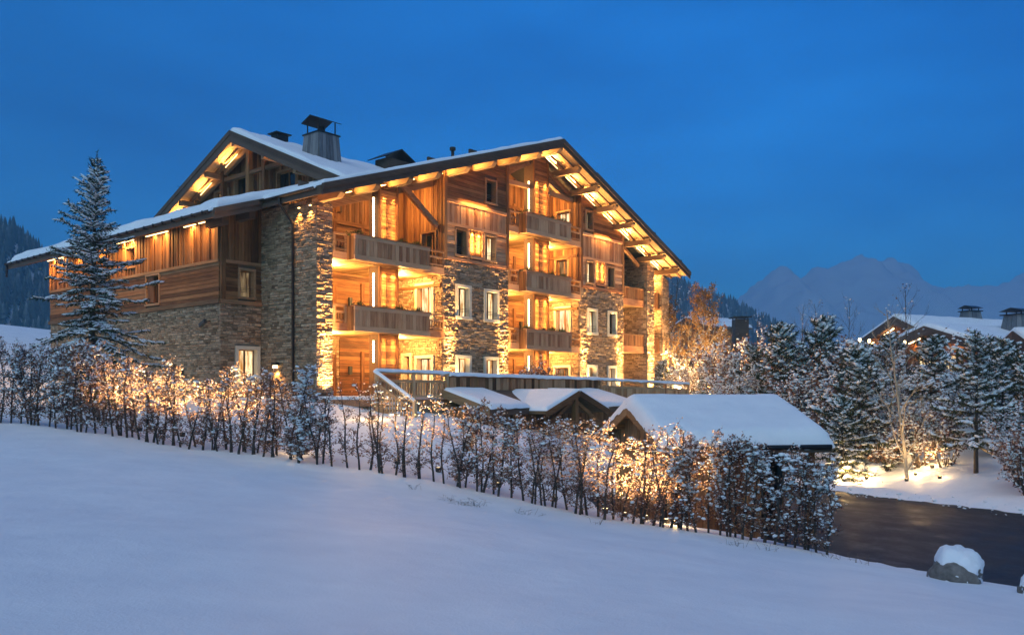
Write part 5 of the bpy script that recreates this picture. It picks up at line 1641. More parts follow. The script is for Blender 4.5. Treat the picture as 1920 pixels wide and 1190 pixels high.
def conifer(H, W, seed, base=0.06, step=0.27, nb=6, twig=0.32, per=8, nl=0.11, nw=0.028, snow_r=0.055, snow_p=0.6, mat_='needle', up_top=0.9, up_low=-0.25, irregular=0.2, tw_step=0.12, clump=False, power=0.85):
    rng = np.random.default_rng(seed)
    T = Tree(); wood = MB()
    sway = rng.uniform(-0.03, 0.03, 2) * H
    n = 9
    pts = [(sway[0] * (i / n) ** 2, sway[1] * (i / n) ** 2, H * i / n) for i in range(n + 1)]
    wood.tube(pts, [max(0.012, 0.016 * H * (1 - i / n) + 0.01) for i in range(n + 1)], 7)
    A = []; B = []; SA = []; SL = []; SC_ = []; SR = []
    z = base * H
    while z < H * 0.985:
        f = z / H
        k = max(3, int(round(nb * (1 - 0.35 * f))))
        ph = rng.uniform(0, 6.28)
        for i in range(k):
            az = ph + 2 * math.pi * i / k + rng.uniform(-0.25, 0.25)
            L = W * (max(0.02, 1 - f)) ** power * rng.uniform(1 - irregular * 1.4, 1 + irregular)
            L = max(L, 0.12)
            el = up_low + (up_top - up_low) * f ** 1.4 + rng.uniform(-0.12, 0.12)
            m_ = max(3, int(L / 0.22))
            p = np.array([sway[0] * f * f, sway[1] * f * f, z])
            d = np.array([math.cos(az) * math.cos(el), math.sin(az) * math.cos(el), math.sin(el)])
            path = [p]
            for j in range(m_):
                q = j / m_
                d = d + np.array([0, 0, (-0.09 if q < 0.5 else 0.10) * (1 - f)]) * (1.0 if L > 0.6 else 0.3) + rng.normal(0, 0.05, 3)
                d /= np.linalg.norm(d)
                path.append(path[-1] + d * L / m_)
            path = np.array(path)
            if L > 0.35: wood.tube(path, list(np.linspace(0.008 + 0.010 * L, 0.005, len(path))), 4, cap=False)
            # twigs alternate left and right along the branch
            s = 0.12 * L; side = 1
            while s < L:
                q = s / L * m_; j = min(m_ - 1, int(q)); fr_ = q - j
                o = path[j] * (1 - fr_) + path[j + 1] * fr_
                dd = path[j + 1] - path[j]; dd /= np.linalg.norm(dd)
                lat = np.cross(dd, [0, 0, 1.0]); lat /= (np.linalg.norm(lat) + 1e-9)
                tl = (twig * (1 - 0.55 * s / L) + 0.06) * rng.uniform(0.7, 1.3) * min(1, 0.4 + L)
                td = dd * 0.75 + lat * side * rng.uniform(0.5, 0.95) + np.array([0, 0, rng.uniform(-0.25, 0.15)])
                td /= np.linalg.norm(td)
                A.append(o); B.append(o + td * tl)
                if rng.random() < snow_p:
                    SC_.append(o + td * tl * 0.5 + np.array([0, 0, snow_r * 0.55])); SA.append(td); SL.append(tl * 0.62); SR.append(snow_r * rng.uniform(0.6, 1.4))
                side = -side; s += tw_step * rng.uniform(0.7, 1.3)
            A.append(path[-2]); B.append(path[-1] + d * 0.06)
            if rng.random() < snow_p:
                SC_.append((path[-2] + path[-1]) / 2 + np.array([0, 0, snow_r * 0.6])); SA.append(d); SL.append(L / m_ * 0.6); SR.append(snow_r * 1.1)
        z += step * rng.uniform(0.75, 1.25) * (1.15 - 0.5 * f)
    A.append(np.array([sway[0], sway[1], H * 0.97])); B.append(np.array([sway[0], sway[1], H * 1.02]))
    A = np.array(A); B = np.array(B)
    tmp = wood.build('trunk', M['bark'], None, smooth=True); tme = tmp.data; bpy.data.objects.remove(tmp)
    T.parts.append(('trunk', tme, None))
    T.parts.append(('crown', needle_mesh('crown', A, B, rng, per, nl, nw, M[mat_]), 'stuff'))
    T.parts.append(('snow', lump_mesh('snow', np.array(SC_), np.array(SR), rng, SA, SL), 'stuff'))
    return T


def grow(rng, p, d, L, rad, depth, segs, wood, tips, spread, nkids, shrink, up, sides=5):
    """recursive branch; collects twig points for leaves and snow"""
    path = [p]; m_ = segs
    for j in range(m_):
        d = d + rng.normal(0, 0.10, 3) + np.array([0, 0, up]); d /= np.linalg.norm(d)
        path.append(path[-1] + d * L / m_)
    wood.tube(path, list(np.linspace(rad, rad * 0.45, m_ + 1)), sides, cap=False)
    for j in range(1, m_ + 1):
        for q in np.linspace(0, 1, 3): tips.append((path[j - 1] * (1 - q) + path[j] * q, depth, d))
    if depth == 0: return
    for k in range(nkids):
        q = rng.uniform(0.25, 1.0) * m_; j = min(m_ - 1, int(q)); fr_ = q - j
        o = path[j] * (1 - fr_) + path[j + 1] * fr_
        r_ = rng.normal(size=3); r_ -= d * (r_ @ d); r_ /= np.linalg.norm(r_)
        nd_ = d * math.cos(spread) + r_ * math.sin(spread); nd_ /= np.linalg.norm(nd_)
        grow(rng, o, nd_, L * shrink * rng.uniform(0.7, 1.2), rad * 0.5, depth - 1, max(2, segs - 1), wood, tips, spread, nkids, shrink, up, 3)


def sapling(seed, H, density, snow, wide=0.24, bare=0.0, lean=0.03):
    """hedge beech: one or two stems, short side twigs, clinging dead leaves and snow"""
    rng = np.random.default_rng(seed)
    T = Tree(); wood = MB(); tips = []
    stems = 2 if rng.random() < 0.45 else 1
    for s in range(stems):
        x0 = rng.uniform(-0.06, 0.06); d = np.array([rng.uniform(-lean, lean) * 3, rng.uniform(-lean, lean), 1.0]); d /= np.linalg.norm(d)
        p = np.array([x0, rng.uniform(-0.04, 0.04), -0.15]); path = [p]; h = H * rng.uniform(0.86, 1.0); m_ = 11
        for j in range(m_):
            d = d + np.array([rng.normal(0, 0.075), rng.normal(0, 0.06), 0.12]); d /= np.linalg.norm(d)
            path.append(path[-1] + d * (h + 0.15) / m_)
        wood.tube(path, list(np.linspace(rng.uniform(0.026, 0.036), 0.008, m_ + 1)), 6, cap=False)
        nt_ = int(40 * (0.55 + 0.45 * min(1, density)))
        for k in range(nt_):
            q = rng.uniform(0.10, 1.0) * m_; j = min(m_ - 1, int(q)); fr_ = q - j
            o = path[j] * (1 - fr_) + path[j + 1] * fr_
            az = rng.uniform(0, 6.28); el = rng.uniform(0.25, 0.95)
            td = np.array([math.cos(az) * math.cos(el), math.sin(az) * math.cos(el) * 0.8, math.sin(el)])
            L = wide * rng.uniform(0.6, 1.5) * (1.1 - 0.25 * q / m_)
            grow(rng, o, td, L, 0.007, 1, 3, wood, tips, 0.7, 2, 0.55, 0.03, 3)
    P = np.array([t[0] for t in tips])
    hh = P[:, 2] / H
    tmp = wood.build('stem', M['bark'], None); me = tmp.data; bpy.data.objects.remove(tmp)
    T.parts.append(('stem', me, None))
    n = int(920 * density)
    prob = np.clip(1.15 - bare * (0.3 + 1.1 * hh), 0.02, None); prob /= prob.sum()
    idx = rng.choice(len(P), n, p=prob)
    C = P[idx] + rng.normal(0, 0.03, (n, 3))
    T.parts.append(('leaves', leaf_mesh('leaves', C, 0.055, rng, M['russet']), 'stuff'))
    ns = int(230 * snow)
    if ns:
        pr = np.clip(0.15 + hh, 0.05, None); pr /= pr.sum()
        idx = rng.choice(len(P), ns, p=pr)
        T.parts.append(('snow', lump_mesh('snow', P[idx] + np.array([0, 0, 0.022]) + rng.normal(0, 0.02, (ns, 3)), rng.uniform(0.010, 0.030, ns) * rng.choice([1, 1, 1, 1, 2.2], ns), rng), 'stuff'))
    return T


def shrub(seed, H, W, nst, leaves, snow, leaf='russet', lsize=0.09, sn=(0.03, 0.075), bark='bark', fine=2):
    rng = np.random.default_rng(seed)
    T = Tree(); wood = MB(); tips = []
    for s in range(nst):
        az = rng.uniform(0, 6.28); el = rng.uniform(0.75, 1.45)
        d = np.array([math.cos(az) * math.cos(el) * W / H * 1.5, math.sin(az) * math.cos(el) * W / H * 1.5, math.sin(el)]); d /= np.linalg.norm(d)
        grow(rng, np.array([rng.normal(0, 0.12), rng.normal(0, 0.12), -0.1]), d, H * rng.uniform(0.55, 0.95), 0.03, fine, 5, wood, tips, 0.65, 4, 0.5, 0.04, 4)
    P = np.array([t[0] for t in tips]); dep = np.array([t[1] for t in tips])
    P = P[P[:, 2] > 0.02]
    tmp = wood.build('stem', M[bark], None); me = tmp.data; bpy.data.objects.remove(tmp)
    T.parts.append(('stem', me, None))
    if leaves:
        idx = rng.choice(len(P), leaves)
        T.parts.append(('leaves', leaf_mesh('leaves', P[idx] + rng.normal(0, 0.06, (leaves, 3)), lsize, rng, M[leaf]), 'stuff'))
    if snow:
        idx = rng.choice(len(P), snow)
        T.parts.append(('snow', lump_mesh('snow', P[idx] + np.array([0, 0, 0.03]), rng.uniform(sn[0], sn[1], snow), rng), 'stuff'))
    return T


def bare_tree(seed, H, spread=0.55, kids=6, depth=3, up=0.10, leaves=0, leaf='golden', bark='birch', snow=0, rad=None, lsize=0.08, first=0.2, shrink=0.5):
    rng = np.random.default_rng(seed)
    T = Tree(); wood = MB(); tips = []
    n = 12; d = np.array([rng.normal(0, .04), rng.normal(0, .04), 1.0]); path = [np.array([0, 0, -0.2])]
    for j in range(n):
        d = d + rng.normal(0, 0.03, 3) + np.array([0, 0, 0.1]); d /= np.linalg.norm(d); path.append(path[-1] + d * (H + 0.2) / n)
    r0 = rad or 0.012 * H
    wood.tube(path, list(np.linspace(r0, 0.01, n + 1)), 7, cap=False)
    nb_ = int(kids * 5)
    for k in range(nb_):
        q = (first + (0.98 - first) * (k + rng.random()) / nb_) * n; j = min(n - 1, int(q)); fr_ = q - j
        o = path[j] * (1 - fr_) + path[j + 1] * fr_
        az = k * 2.4 + rng.uniform(-0.4, 0.4); el = rng.uniform(0.55, 1.05)
        td = np.array([math.cos(az) * math.cos(el), math.sin(az) * math.cos(el), math.sin(el)])
        L = H * 0.34 * (1.12 - 0.85 * q / n) * rng.uniform(0.7, 1.2)
        grow(rng, o, td, L, r0 * 0.34 * (1.1 - 0.7 * q / n), depth - 1, 4, wood, tips, spread, 4, shrink, up, 4)
    P = np.array([t[0] for t in tips])
    tmp = wood.build('trunk', M[bark], None); me = tmp.data; bpy.data.objects.remove(tmp)
    T.parts.append(('trunk', me, None))
    if leaves:
        idx = rng.choice(len(P), leaves)
        T.parts.append(('crown', leaf_mesh('crown', P[idx] + rng.normal(0, 0.08, (leaves, 3)), lsize, rng, M[leaf]), 'stuff'))
    if snow:
        idx = rng.choice(len(P), snow)
        T.parts.append(('snow', lump_mesh('snow', P[idx] + np.array([0, 0, 0.02]), rng.uniform(0.02, 0.05, snow), rng), 'stuff'))
    return T


NUM = ['thirty-sixth', 'thirty-seventh', 'thirty-eighth', 'thirty-ninth', 'fortieth', 'forty-first', 'forty-second', 'forty-third']
ORD = ['first', 'second', 'third', 'fourth', 'fifth', 'sixth', 'seventh', 'eighth', 'ninth', 'tenth', 'eleventh', 'twelfth', 'thirteenth', 'fourteenth', 'fifteenth', 'sixteenth', 'seventeenth', 'eighteenth', 'nineteenth', 'twentieth',
       'twenty-first', 'twenty-second', 'twenty-third', 'twenty-fourth', 'twenty-fifth', 'twenty-sixth', 'twenty-seventh', 'twenty-eighth', 'twenty-ninth', 'thirtieth', 'thirty-first', 'thirty-second', 'thirty-third', 'thirty-fourth', 'thirty-fifth'] + NUM

# ---- tall spruce before the wing
sp = at(172, 750, 31.0)
spg = gz(sp.x, sp.y)
SH = EYE + (HY - 290) / FPX * 31.0 - spg
conifer(SH, 3.0, 5, base=0.04, step=0.25, nb=6, twig=0.42, per=12, nl=0.11, nw=0.034, snow_r=0.05, snow_p=0.88, irregular=0.5, up_low=-0.30, up_top=0.75, power=1.0, tw_step=0.105).place('spruce_tree', 'tall snow-laden spruce standing before the chalet wing', 'spruce', (sp.x, sp.y, spg), 0.4)

# ---- hedge of beech saplings along the foreground slope
DENSE = [sapling(40 + i, 2.3, 1.15, 0.75, wide=0.27) for i in range(6)]
MEDIUM = [sapling(60 + i, 2.3, 0.75, 0.35, wide=0.30, bare=0.3, lean=0.05) for i in range(8)]
SPARSE = [sapling(80 + i, 2.3, 0.34, 0.12, wide=0.30, bare=0.75, lean=0.05) for i in range(5)]
SNOWY = [sapling(105 + i, 2.3, 1.0, 1.25, wide=0.30) for i in range(4)]
hp = np.array([tuple(at(*h)) for h in HEDGE]); hx = np.array([h[0] for h in HEDGE], float)
TOPS = [(-40, 636), (0, 638), (200, 650), (300, 668), (400, 680), (480, 695), (560, 706), (700, 722), (830, 748), (950, 768), (1060, 772), (1150, 782), (1300, 812), (1450, 826), (1550, 856)]
STRETCH = [(-60, 215, DENSE + SNOWY[:1], 'snow-laden russet hedge sapling below the spruce', 1.0, 'from the frame edge'),
           (215, 520, MEDIUM, 'golden backlit hedge sapling before the stone wing', 1.25, 'counting away from the spruce'),
           (520, 600, SPARSE[:1] + MEDIUM[:1], 'thin hedge sapling beside the dense snowy sapling before the pillar', 0.7, 'along the row'),
           (600, 720, SPARSE, 'nearly bare hedge sapling before the foot of the stairs', 0.72, 'along the row'),
           (720, 860, SPARSE + MEDIUM[:1], 'half-bare golden hedge sapling before the terrace railing', 0.75, 'along the row'),
           (860, 1130, DENSE[:2] + SNOWY[:1] + MEDIUM[:2], 'snowy purple-brown hedge sapling before the porch roof', 1.0, 'along the row'),
           (1130, 1275, MEDIUM, 'golden backlit hedge sapling before the hut gable', 1.25, 'along the row'),
           (1275, 1560, DENSE + SNOWY, 'dense snow-laden hedge sapling before the hut roof', 1.15, 'towards the drive')]
rg = random.Random(12)
hedge_tot = 0
for (x0, x1, kinds, label, dens, how) in STRETCH:
    px = x0; k = 0
    while px < x1:
        dpt = float(np.interp(px, hx, hp[:, 1]))
        dpt2 = dpt + rg.choice([-0.02, 0.12, 0.30]) * rg.uniform(0.5, 1.4)
        X = (px - CX) / FPX * dpt2
        g = gz(X, dpt2)
        topz = EYE + (HY - np.interp(px, [t[0] for t in TOPS], [t[1] for t in TOPS])) / FPX * dpt
        sc_ = (topz - g) / 2.3 * rg.uniform(0.84, 1.05)
        T = kinds[rg.randrange(len(kinds))]
        T.place('hedge_sapling', f'{label}, {ORD[k]} {how}', 'sapling', (X, dpt2, g), rg.uniform(-0.5, 0.5) + (math.pi if rg.random() < 0.5 else 0), (rg.uniform(0.9, 1.15), rg.uniform(0.9, 1.1), sc_), 'beech saplings of the hedge')
        px += rg.uniform(0.7, 1.3) * 0.225 / dens * FPX / dpt
        k += 1; hedge_tot += 1
# the one dense snowy sapling that stands out before the pillar
for px_, w_ in ((560, 1.0),):
    d_ = 21.2; X = (px_ - CX) / FPX * d_; g = gz(X, d_)
    sapling(131, 2.2, 2.6, 3.4, wide=0.36).place('hedge_sapling', 'dense bushy sapling heaped with snow before the stone pillar', 'sapling', (X, d_, g), 0.0, (1.25, 1.1, 1.0), 'beech saplings of the hedge')

# ---- small yellow-green bush lit behind the hedge, bare little tree at the pillar
p = at(195, 770, 26.0)
shrub(151, 1.6, 0.9, 9, 900, 60, leaf='olive', lsize=0.08).place('garden_bush', 'yellow-green lit bush glimpsed through the hedge below the spruce', 'bush', (p.x, p.y, gz(p.x, p.y)))
p = at(588, 745, 32.5)
bare_tree(161, 2.6, kids=3, depth=2, bark='birch', rad=0.03, first=0.3).place('young_tree', 'small pale leafless tree lit at the foot of the stone pillar', 'tree', (p.x, p.y, gz(p.x, p.y)))

# ---- two clipped beech bushes on the terrace by the second bay
def on_chalet(s, t, z): return CHM @ Vector((s, t, z))


BU = [shrub(171 + i, 1.35, 0.8, 10, 1500, 260, leaf='russet', lsize=0.075, sn=(0.02, 0.045)) for i in range(2)]
for i, (s, t, lb) in enumerate(((11.3, -2.4, 'rounded russet bush dusted with snow on the terrace, nearer the first stone pier'), (12.9, -2.2, 'rounded russet bush dusted with snow on the terrace, nearer the light column'))):
    q = on_chalet(s, t, ZF + 0.1)
    BU[i].place('terrace_bush', lb, 'bush', q, i * 1.2, 1.15, 'russet bushes on the terrace')

# ---- trees and shrubs on the bank beyond the drive
PINES = [conifer(5.2, 2.0, 201 + i, base=0.05, step=0.34, nb=5, twig=0.46, per=14, nl=0.21, nw=0.048, snow_r=0.115, snow_p=0.7, mat_='pine', up_top=1.0, up_low=0.10, irregular=0.42, tw_step=0.17, power=0.55) for i in range(3)]
TALLP = conifer(7.0, 2.3, 221, base=0.24, step=0.42, nb=5, twig=0.5, per=14, nl=0.21, nw=0.048, snow_r=0.12, snow_p=0.7, mat_='pine', up_top=0.9, up_low=0.0, irregular=0.4, tw_step=0.19, power=0.5)
SHR = [shrub(231 + i, 2.6, 1.6, 12, 2600, 950, leaf='russet', lsize=0.10, sn=(0.03, 0.08)) for i in range(3)]
SHRB = [shrub(241 + i, 2.8, 1.7, 12, 1600, 1050, leaf='russet', lsize=0.09, sn=(0.03, 0.085)) for i in range(2)]
TWG = [bare_tree(251 + i, 6.0, kids=5, depth=2, bark='bark', up=0.12, leaves=60, leaf='russet', rad=0.045, snow=60) for i in range(2)]
GOLD = [bare_tree(261 + i, 6.2, kids=7, depth=3, up=0.08, leaves=4600, leaf='golden', bark='birch', snow=40, lsize=0.10, spread=0.6) for i in range(2)]


def put(T, name, label, cat, px, py_base, d, hpx=None, H=None, rz=0.0, group=None):
    """stand T on the ground at the pixel column px and distance d; hpx = top pixel row"""
    X = (px - CX) / FPX * d; g = gz(X, d)
    s_ = 1.0
    if hpx is not None: s_ = max(0.25, (EYE + (HY - hpx) / FPX * d - g) / H)
    return T.place(name, label, cat, (X, d, g - 0.05), rz, s_, group)


G1, G2, G3, G4 = 'snowy pines on the bank', 'russet shrubs on the bank', 'thin bare trees against the sky', 'golden lit birches'
put(TALLP, 'pine_tree', 'tall snowy pine with bare brown trunk beside the rail fence', 'pine', 1830, 890, 33.2, 628, 7.0, 0.3, G1)
put(PINES[0], 'pine_tree', 'broad snowy pine leaning over the lit snow by the drive', 'pine', 1610, 840, 38, 655, 5.2, 1.0, G1)
put(PINES[1], 'pine_tree', 'snowy pine with upswept tip below the far mountain', 'pine', 1545, 770, 46, 600, 5.2, 2.1, G1)
put(PINES[2], 'pine_tree', 'large snowy pine before the lit far chalet', 'pine', 1745, 820, 40, 632, 5.2, 0.6, G1)
put(PINES[0], 'pine_tree', 'snowy pine beside the hut roof end', 'pine', 1468, 790, 46, 610, 5.2, 3.3, G1)
put(PINES[1], 'pine_tree', 'snowy pine filling the gap behind the tall trunked pine', 'pine', 1880, 830, 38.5, 640, 5.2, 4.0, G1)
put(PINES[2], 'pine_tree', 'snowy pine directly behind the bare lit tree', 'pine', 1665, 800, 45, 628, 5.2, 5.1, G1)
put(PINES[0], 'pine_tree', 'small snowy pine at the end of the terrace railing', 'pine', 1318, 745, 52, 706, 5.2, 2.2, G1)
put(PINES[1], 'pine_tree', 'small dark snowy pine against the last lit stone pillar', 'pine', 1243, 742, 55, 676, 5.2, 1.2, G1)
put(PINES[2], 'pine_tree', 'round snowy pine above the hut ridge', 'pine', 1415, 760, 50, 648, 5.2, 3.0, G1)
put(PINES[0], 'pine_tree', 'snowy pine cut by the frame edge above the fence', 'pine', 1925, 800, 36, 668, 5.2, 0.2, G1)
put(PINES[1], 'pine_tree', 'low snowy pine over the bright lit snow patch', 'pine', 1580, 850, 36.5, 745, 5.2, 4.4, G1)
sh = [(1290, 54, 690), (1345, 52, 668), (1385, 51, 640), (1375, 47, 700), (1440, 47, 690), (1510, 47, 660), (1500, 43, 720), (1560, 42, 690), (1640, 41, 690), (1700, 39, 720), (1720, 36.5, 765), (1775, 35.5, 770), (1660, 37.0, 775), (1800, 39, 700), (1870, 36, 760), (1905, 30.5, 815), (1935, 29.0, 800), (1345, 60, 640), (1290, 60, 650), (1265, 58, 700), (1600, 45, 650), (1450, 55, 650), (1690, 48, 650), (1790, 47, 655), (1850, 46, 660), (1530, 52, 640)]
where = ['beside the terrace end lamp', 'under the right-hand lit birch', 'right of the lit birches', 'low behind the hut ridge', 'in the dark gap above the hut roof', 'between the two upswept pines', 'just past the hut roof corner', 'under the broad leaning pine', 'behind the broad leaning pine', 'below the bare lit tree', 'glowing above the middle lamp', 'against the brown pine trunk', 'beside the bright snow patch', 'below the far chalet eave', 'behind the rail fence', 'at the near end of the fence', 'cut by the frame edge at the drive', 'behind the lit birches', 'between the chalet corner and the lit birches', 'at the foot of the last stone pillar', 'behind the pine by the drive', 'high behind the hut ridge', 'left of the far chalet gable', 'below the far chalet windows', 'below the far chalet chimney', 'on the skyline left of the far chalet']
for i, (px, d, hp_) in enumerate(sh):
    T = (SHR + SHRB)[i % 5]
    put(T, 'snowy_shrub', f'snow-flecked russet shrub {where[i]}', 'shrub', px, 0, d, hp_, 2.5 if i % 5 < 3 else 2.7, i * 1.3, G2)
for i, (px, d, hp_, w_) in enumerate([(1500, 58, 575, 'left of the far pines'), (1537, 60, 568, 'above the upswept pine'), (1590, 60, 560, 'on the skyline before the mountain'), (1262, 66, 512, 'just past the chalet eave'), (1340, 66, 545, 'behind the lit birches'), (1700, 42, 540, 'crossing the far chalet roof'), (1415, 62, 590, 'beside the dark chimney stack'), (1850, 50, 630, 'before the far chalet chimney')]):
    put(TWG[i % 2], 'bare_tree', f'thin leafless tree {w_}', 'tree', px, 0, d, hp_, 6.0, i * 1.1, G3)
put(GOLD[0], 'birch_tree', 'golden lit birch rising behind the small pine, right of its twin', 'birch', 1330, 0, 57, 545, 6.2, 0.0, G4)
put(GOLD[1], 'birch_tree', 'golden lit birch against the chalet corner', 'birch', 1268, 0, 59, 560, 6.2, 1.0, G4)
LT = bare_tree(281, 5.2, kids=4, depth=3, up=0.12, bark='birch', rad=0.06, leaves=0, first=0.08, spread=0.6)
put(LT, 'bare_tree', 'pale leafless tree lit gold from below before the pines', 'tree', 1702, 0, 34.8, 575, 5.2, 0.7, G3)

# ------------------------------------------------------------------ plants in the balcony boxes
PL = []
for i in range(3):
    rng = np.random.default_rng(300 + i)
    T = Tree(); n = 70
    A = rng.normal(0, 0.07, (n, 3)); A[:, 0] *= 2.2; A[:, 2] = np.abs(A[:, 2]) * 0.5
    B = A + np.stack([rng.normal(0, 0.10, n), rng.normal(0, 0.09, n), rng.uniform(0.08, 0.26, n)], -1)
    T.parts.append(('foliage', needle_mesh('foliage', A, B, rng, 9, 0.07, 0.022, M['green']), 'stuff'))
    mb = MB()
    for a, b_ in zip(A[:14], B[:14]): mb.tube([a, b_], [0.008, 0.004], 3)
    t_ = mb.build('stem', M['bark'], None); me = t_.data; bpy.data.objects.remove(t_)
    T.parts.append(('stem', me, None))
    PL.append(T)
k = 0
for (b0, b1, zb, lb) in ((1.55, 6.10, F1[0], 'lower balcony beside the tall pillar'), (1.55, 6.10, F1[1], 'upper balcony beside the tall pillar'), (13.45, 17.55, F2[0], 'lowest balcony of the middle bay'), (13.45, 17.55, F2[1], 'middle balcony of the middle bay'), (13.45, 17.55, F2[2], 'top balcony under the gable')):
    for (f, w_) in ((0.08, 'at the near end'), (0.42, 'before the light column'), (0.62, 'past the light column'), (0.86, 'at the far end')):
        q = on_chalet(b0 + (b1 - b0) * f, -0.42, zb + 1.02)
        PL[k % 3].place('planter_plant', f'green planter plant {w_} of the {lb}', 'plant', q, RZB, 1.0 if f not in (0.42,) else 0.75, 'plants in the balcony boxes'); k += 1

# ------------------------------------------------------------------ garden and ground spotlights
SPOT = []
mbh = MB(); mbh.tube([(0, 0, -0.15), (0, 0, 0.06)], 0.02, 6); t_ = mbh.build('spike', M['iron'], None); me_spike = t_.data; bpy.data.objects.remove(t_)
mbh = MB(); mbh.tube([(0, 0, 0.05), (0, 0, 0.10), (0, 0, 0.20)], [0.05, 0.075, 0.085], 10, cap=False); t_ = mbh.build('housing', M['iron'], None, smooth=True); me_house = t_.data; bpy.data.objects.remove(t_)
mbh = MB(); mbh.tube([(0, 0, 0.175), (0, 0, 0.19)], 0.075, 10); t_ = mbh.build('lens', M['bulb'], None); me_lens = t_.data; bpy.data.objects.remove(t_)


def spotlight(loc, label, energy, direction=None, angle=70, group='ground spotlights', kind='SPOT', lift=0.25, radius=0.06, color=(1.0, 0.62, 0.25)):
    R = thing('garden_spotlight', label, 'spotlight', loc, 0, group)
    obj_of(me_spike, 'spike', R); obj_of(me_house, 'housing', R); obj_of(me_lens, 'lens', R)
    lamp(kind, (0, 0, lift), energy, R, color=color, radius=radius, direction=direction, angle=angle, blend=0.7)
    return R


# uplights at the feet of the stone pillars and piers
UB = CHM.to_3x3()
for (s, z, e, lb) in ((0.40, -0.35, 1.25, 'at the foot of the tall near stone pillar'), (8.05, -0.15, 1.0, 'at the near edge of the first stone pier'), (12.2, -0.15, 1.0, 'at the far edge of the first stone pier'),
                      (19.7, -0.15, 1.1, 'at the near edge of the second stone pier'), (23.70, -0.15, 1.1, 'at the far edge of the second stone pier'), (27.5, -0.15, 1.2, 'at the foot of the slim lit pillar past the second pier'), (29.5, -0.15, 0.8, 'at the foot of the last pillar by the birches')):
    q = on_chalet(s, -0.5, z)
    R_ = spotlight(q, f'ground spotlight {lb}', 1300 * e, direction=UB @ Vector((0, 0.10, 1)), angle=100, group='uplights along the chalet front')
    lamp('SPOT', (0, 0, 0.26), 16000 * e, R_, color=(1.0, 0.56, 0.18), radius=0.05, direction=UB @ Vector((0, 0.085, 1)), angle=30, blend=0.9)


def glow(px, d, lb, e, lift=0.5, dz=0.0, kind='POINT', direction=None, angle=120, radius=0.08, color=(1.0, 0.62, 0.25)):
    X = (px - CX) / FPX * d
    return spotlight((X, d, gz(X, d) + dz - 0.08), f'garden spotlight {lb}', e, direction, angle, 'garden spotlights behind the hedge and on the bank', kind, lift, radius, color)


HG_ = [(222, 'nearest the spruce', 260), (262, 'second from the spruce', 420), (302, 'third from the spruce', 420), (342, 'fourth from the spruce', 420), (382, 'below the wing corner', 420), (424, 'below the lit wing window', 420), (466, 'before the wall lantern', 320), (505, 'just left of the bushy snowy sapling', 160),
       (745, 'under the foot of the stairs', 220), (785, 'before the stair rail', 420), (822, 'before the terrace parapet end', 260), (935, 'before the porch eave', 60), (1040, 'before the porch gable', 60),
       (1135, 'left of the hut gable', 260), (1172, 'before the hut gable wall', 460), (1210, 'below the hut gable peak', 460), (1250, 'before the hut corner', 380)]
for (px_, lb_, e_) in HG_:
    dd_ = float(np.interp(px_, hx, hp[:, 1]))
    # floodlights set back from the hedge and tilted up into it from behind
    glow(px_, dd_ + 1.7, f'behind the hedge {lb_}', e_ * 6.5, 0.34, kind='SPOT', direction=((px_ - CX) / FPX * -0.6, -1, 1.0), angle=66, radius=0.06, color=(1.0, 0.67, 0.29))
glow(560, 22.4, 'low behind the bushy snowy sapling', 12, 0.3)
glow(700, 28.0, 'beside the stair foot', 60, 0.5)
glow(1268, 19.6, 'on the ground at the hut corner', 40, 0.3)
# bank beyond the drive
glow(1582, 36.0, 'at the far edge of the drive under the leaning pine', 144, 0.55)
glow(1612, 35.0, 'on the bright snow patch by the drive', 108, 0.28)
glow(1625, 36.2, 'just above the bright snow patch', 72, 0.3)
glow(1717, 35.2, 'in the middle of the snow bank', 135, 0.28)
glow(1748, 35.8, 'under the glowing shrub on the bank', 108, 0.7)
glow(1762, 33.5, 'low on the snow beside the tall pine', 25, 0.26)
glow(1700, 34.4, 'at the foot of the bare lit tree', 500, 0.3, kind='SPOT', direction=(0, 0.06, 1), angle=60)
glow(1345, 55.6, 'below the right-hand lit birch', 3000, 0.8)
glow(1275, 57.6, 'below the lit birch at the chalet corner', 2200, 0.8)
glow(1290, 50.5, 'at the end of the terrace railing', 60, 1.2)
glow(1272, 53.0, 'on the snow behind the terrace end', 60, 0.5)
glow(1395, 47.0, 'among shrubs above the hut ridge', 40, 1.0)
# lanterns by the far chalet
for (px, py, d, lb) in ((1612, 637, 70, 'left of the far chalet'), (1630, 639, 70, 'nearest the far chalet gable'), (1697, 642, 66, 'below the front gable of the far chalet')):
    p = at(px, py, d)
    R = thing('garden_lantern', f'small glowing lantern {lb}', 'lantern', p, 0, 'lanterns by the far chalet')
    MB().tube([(0, 0, gz(p.x, p.y) - p.z - 0.2), (0, 0, -0.12)], 0.05, 6).build('post', M['iron'], R)
    MB().tube([(0, 0, -0.16), (0, 0, -0.1), (0, 0, 0.1), (0, 0, 0.16)], [0.04, 0.11, 0.11, 0.04], 8).build('globe', M['bulb'], R, smooth=True)

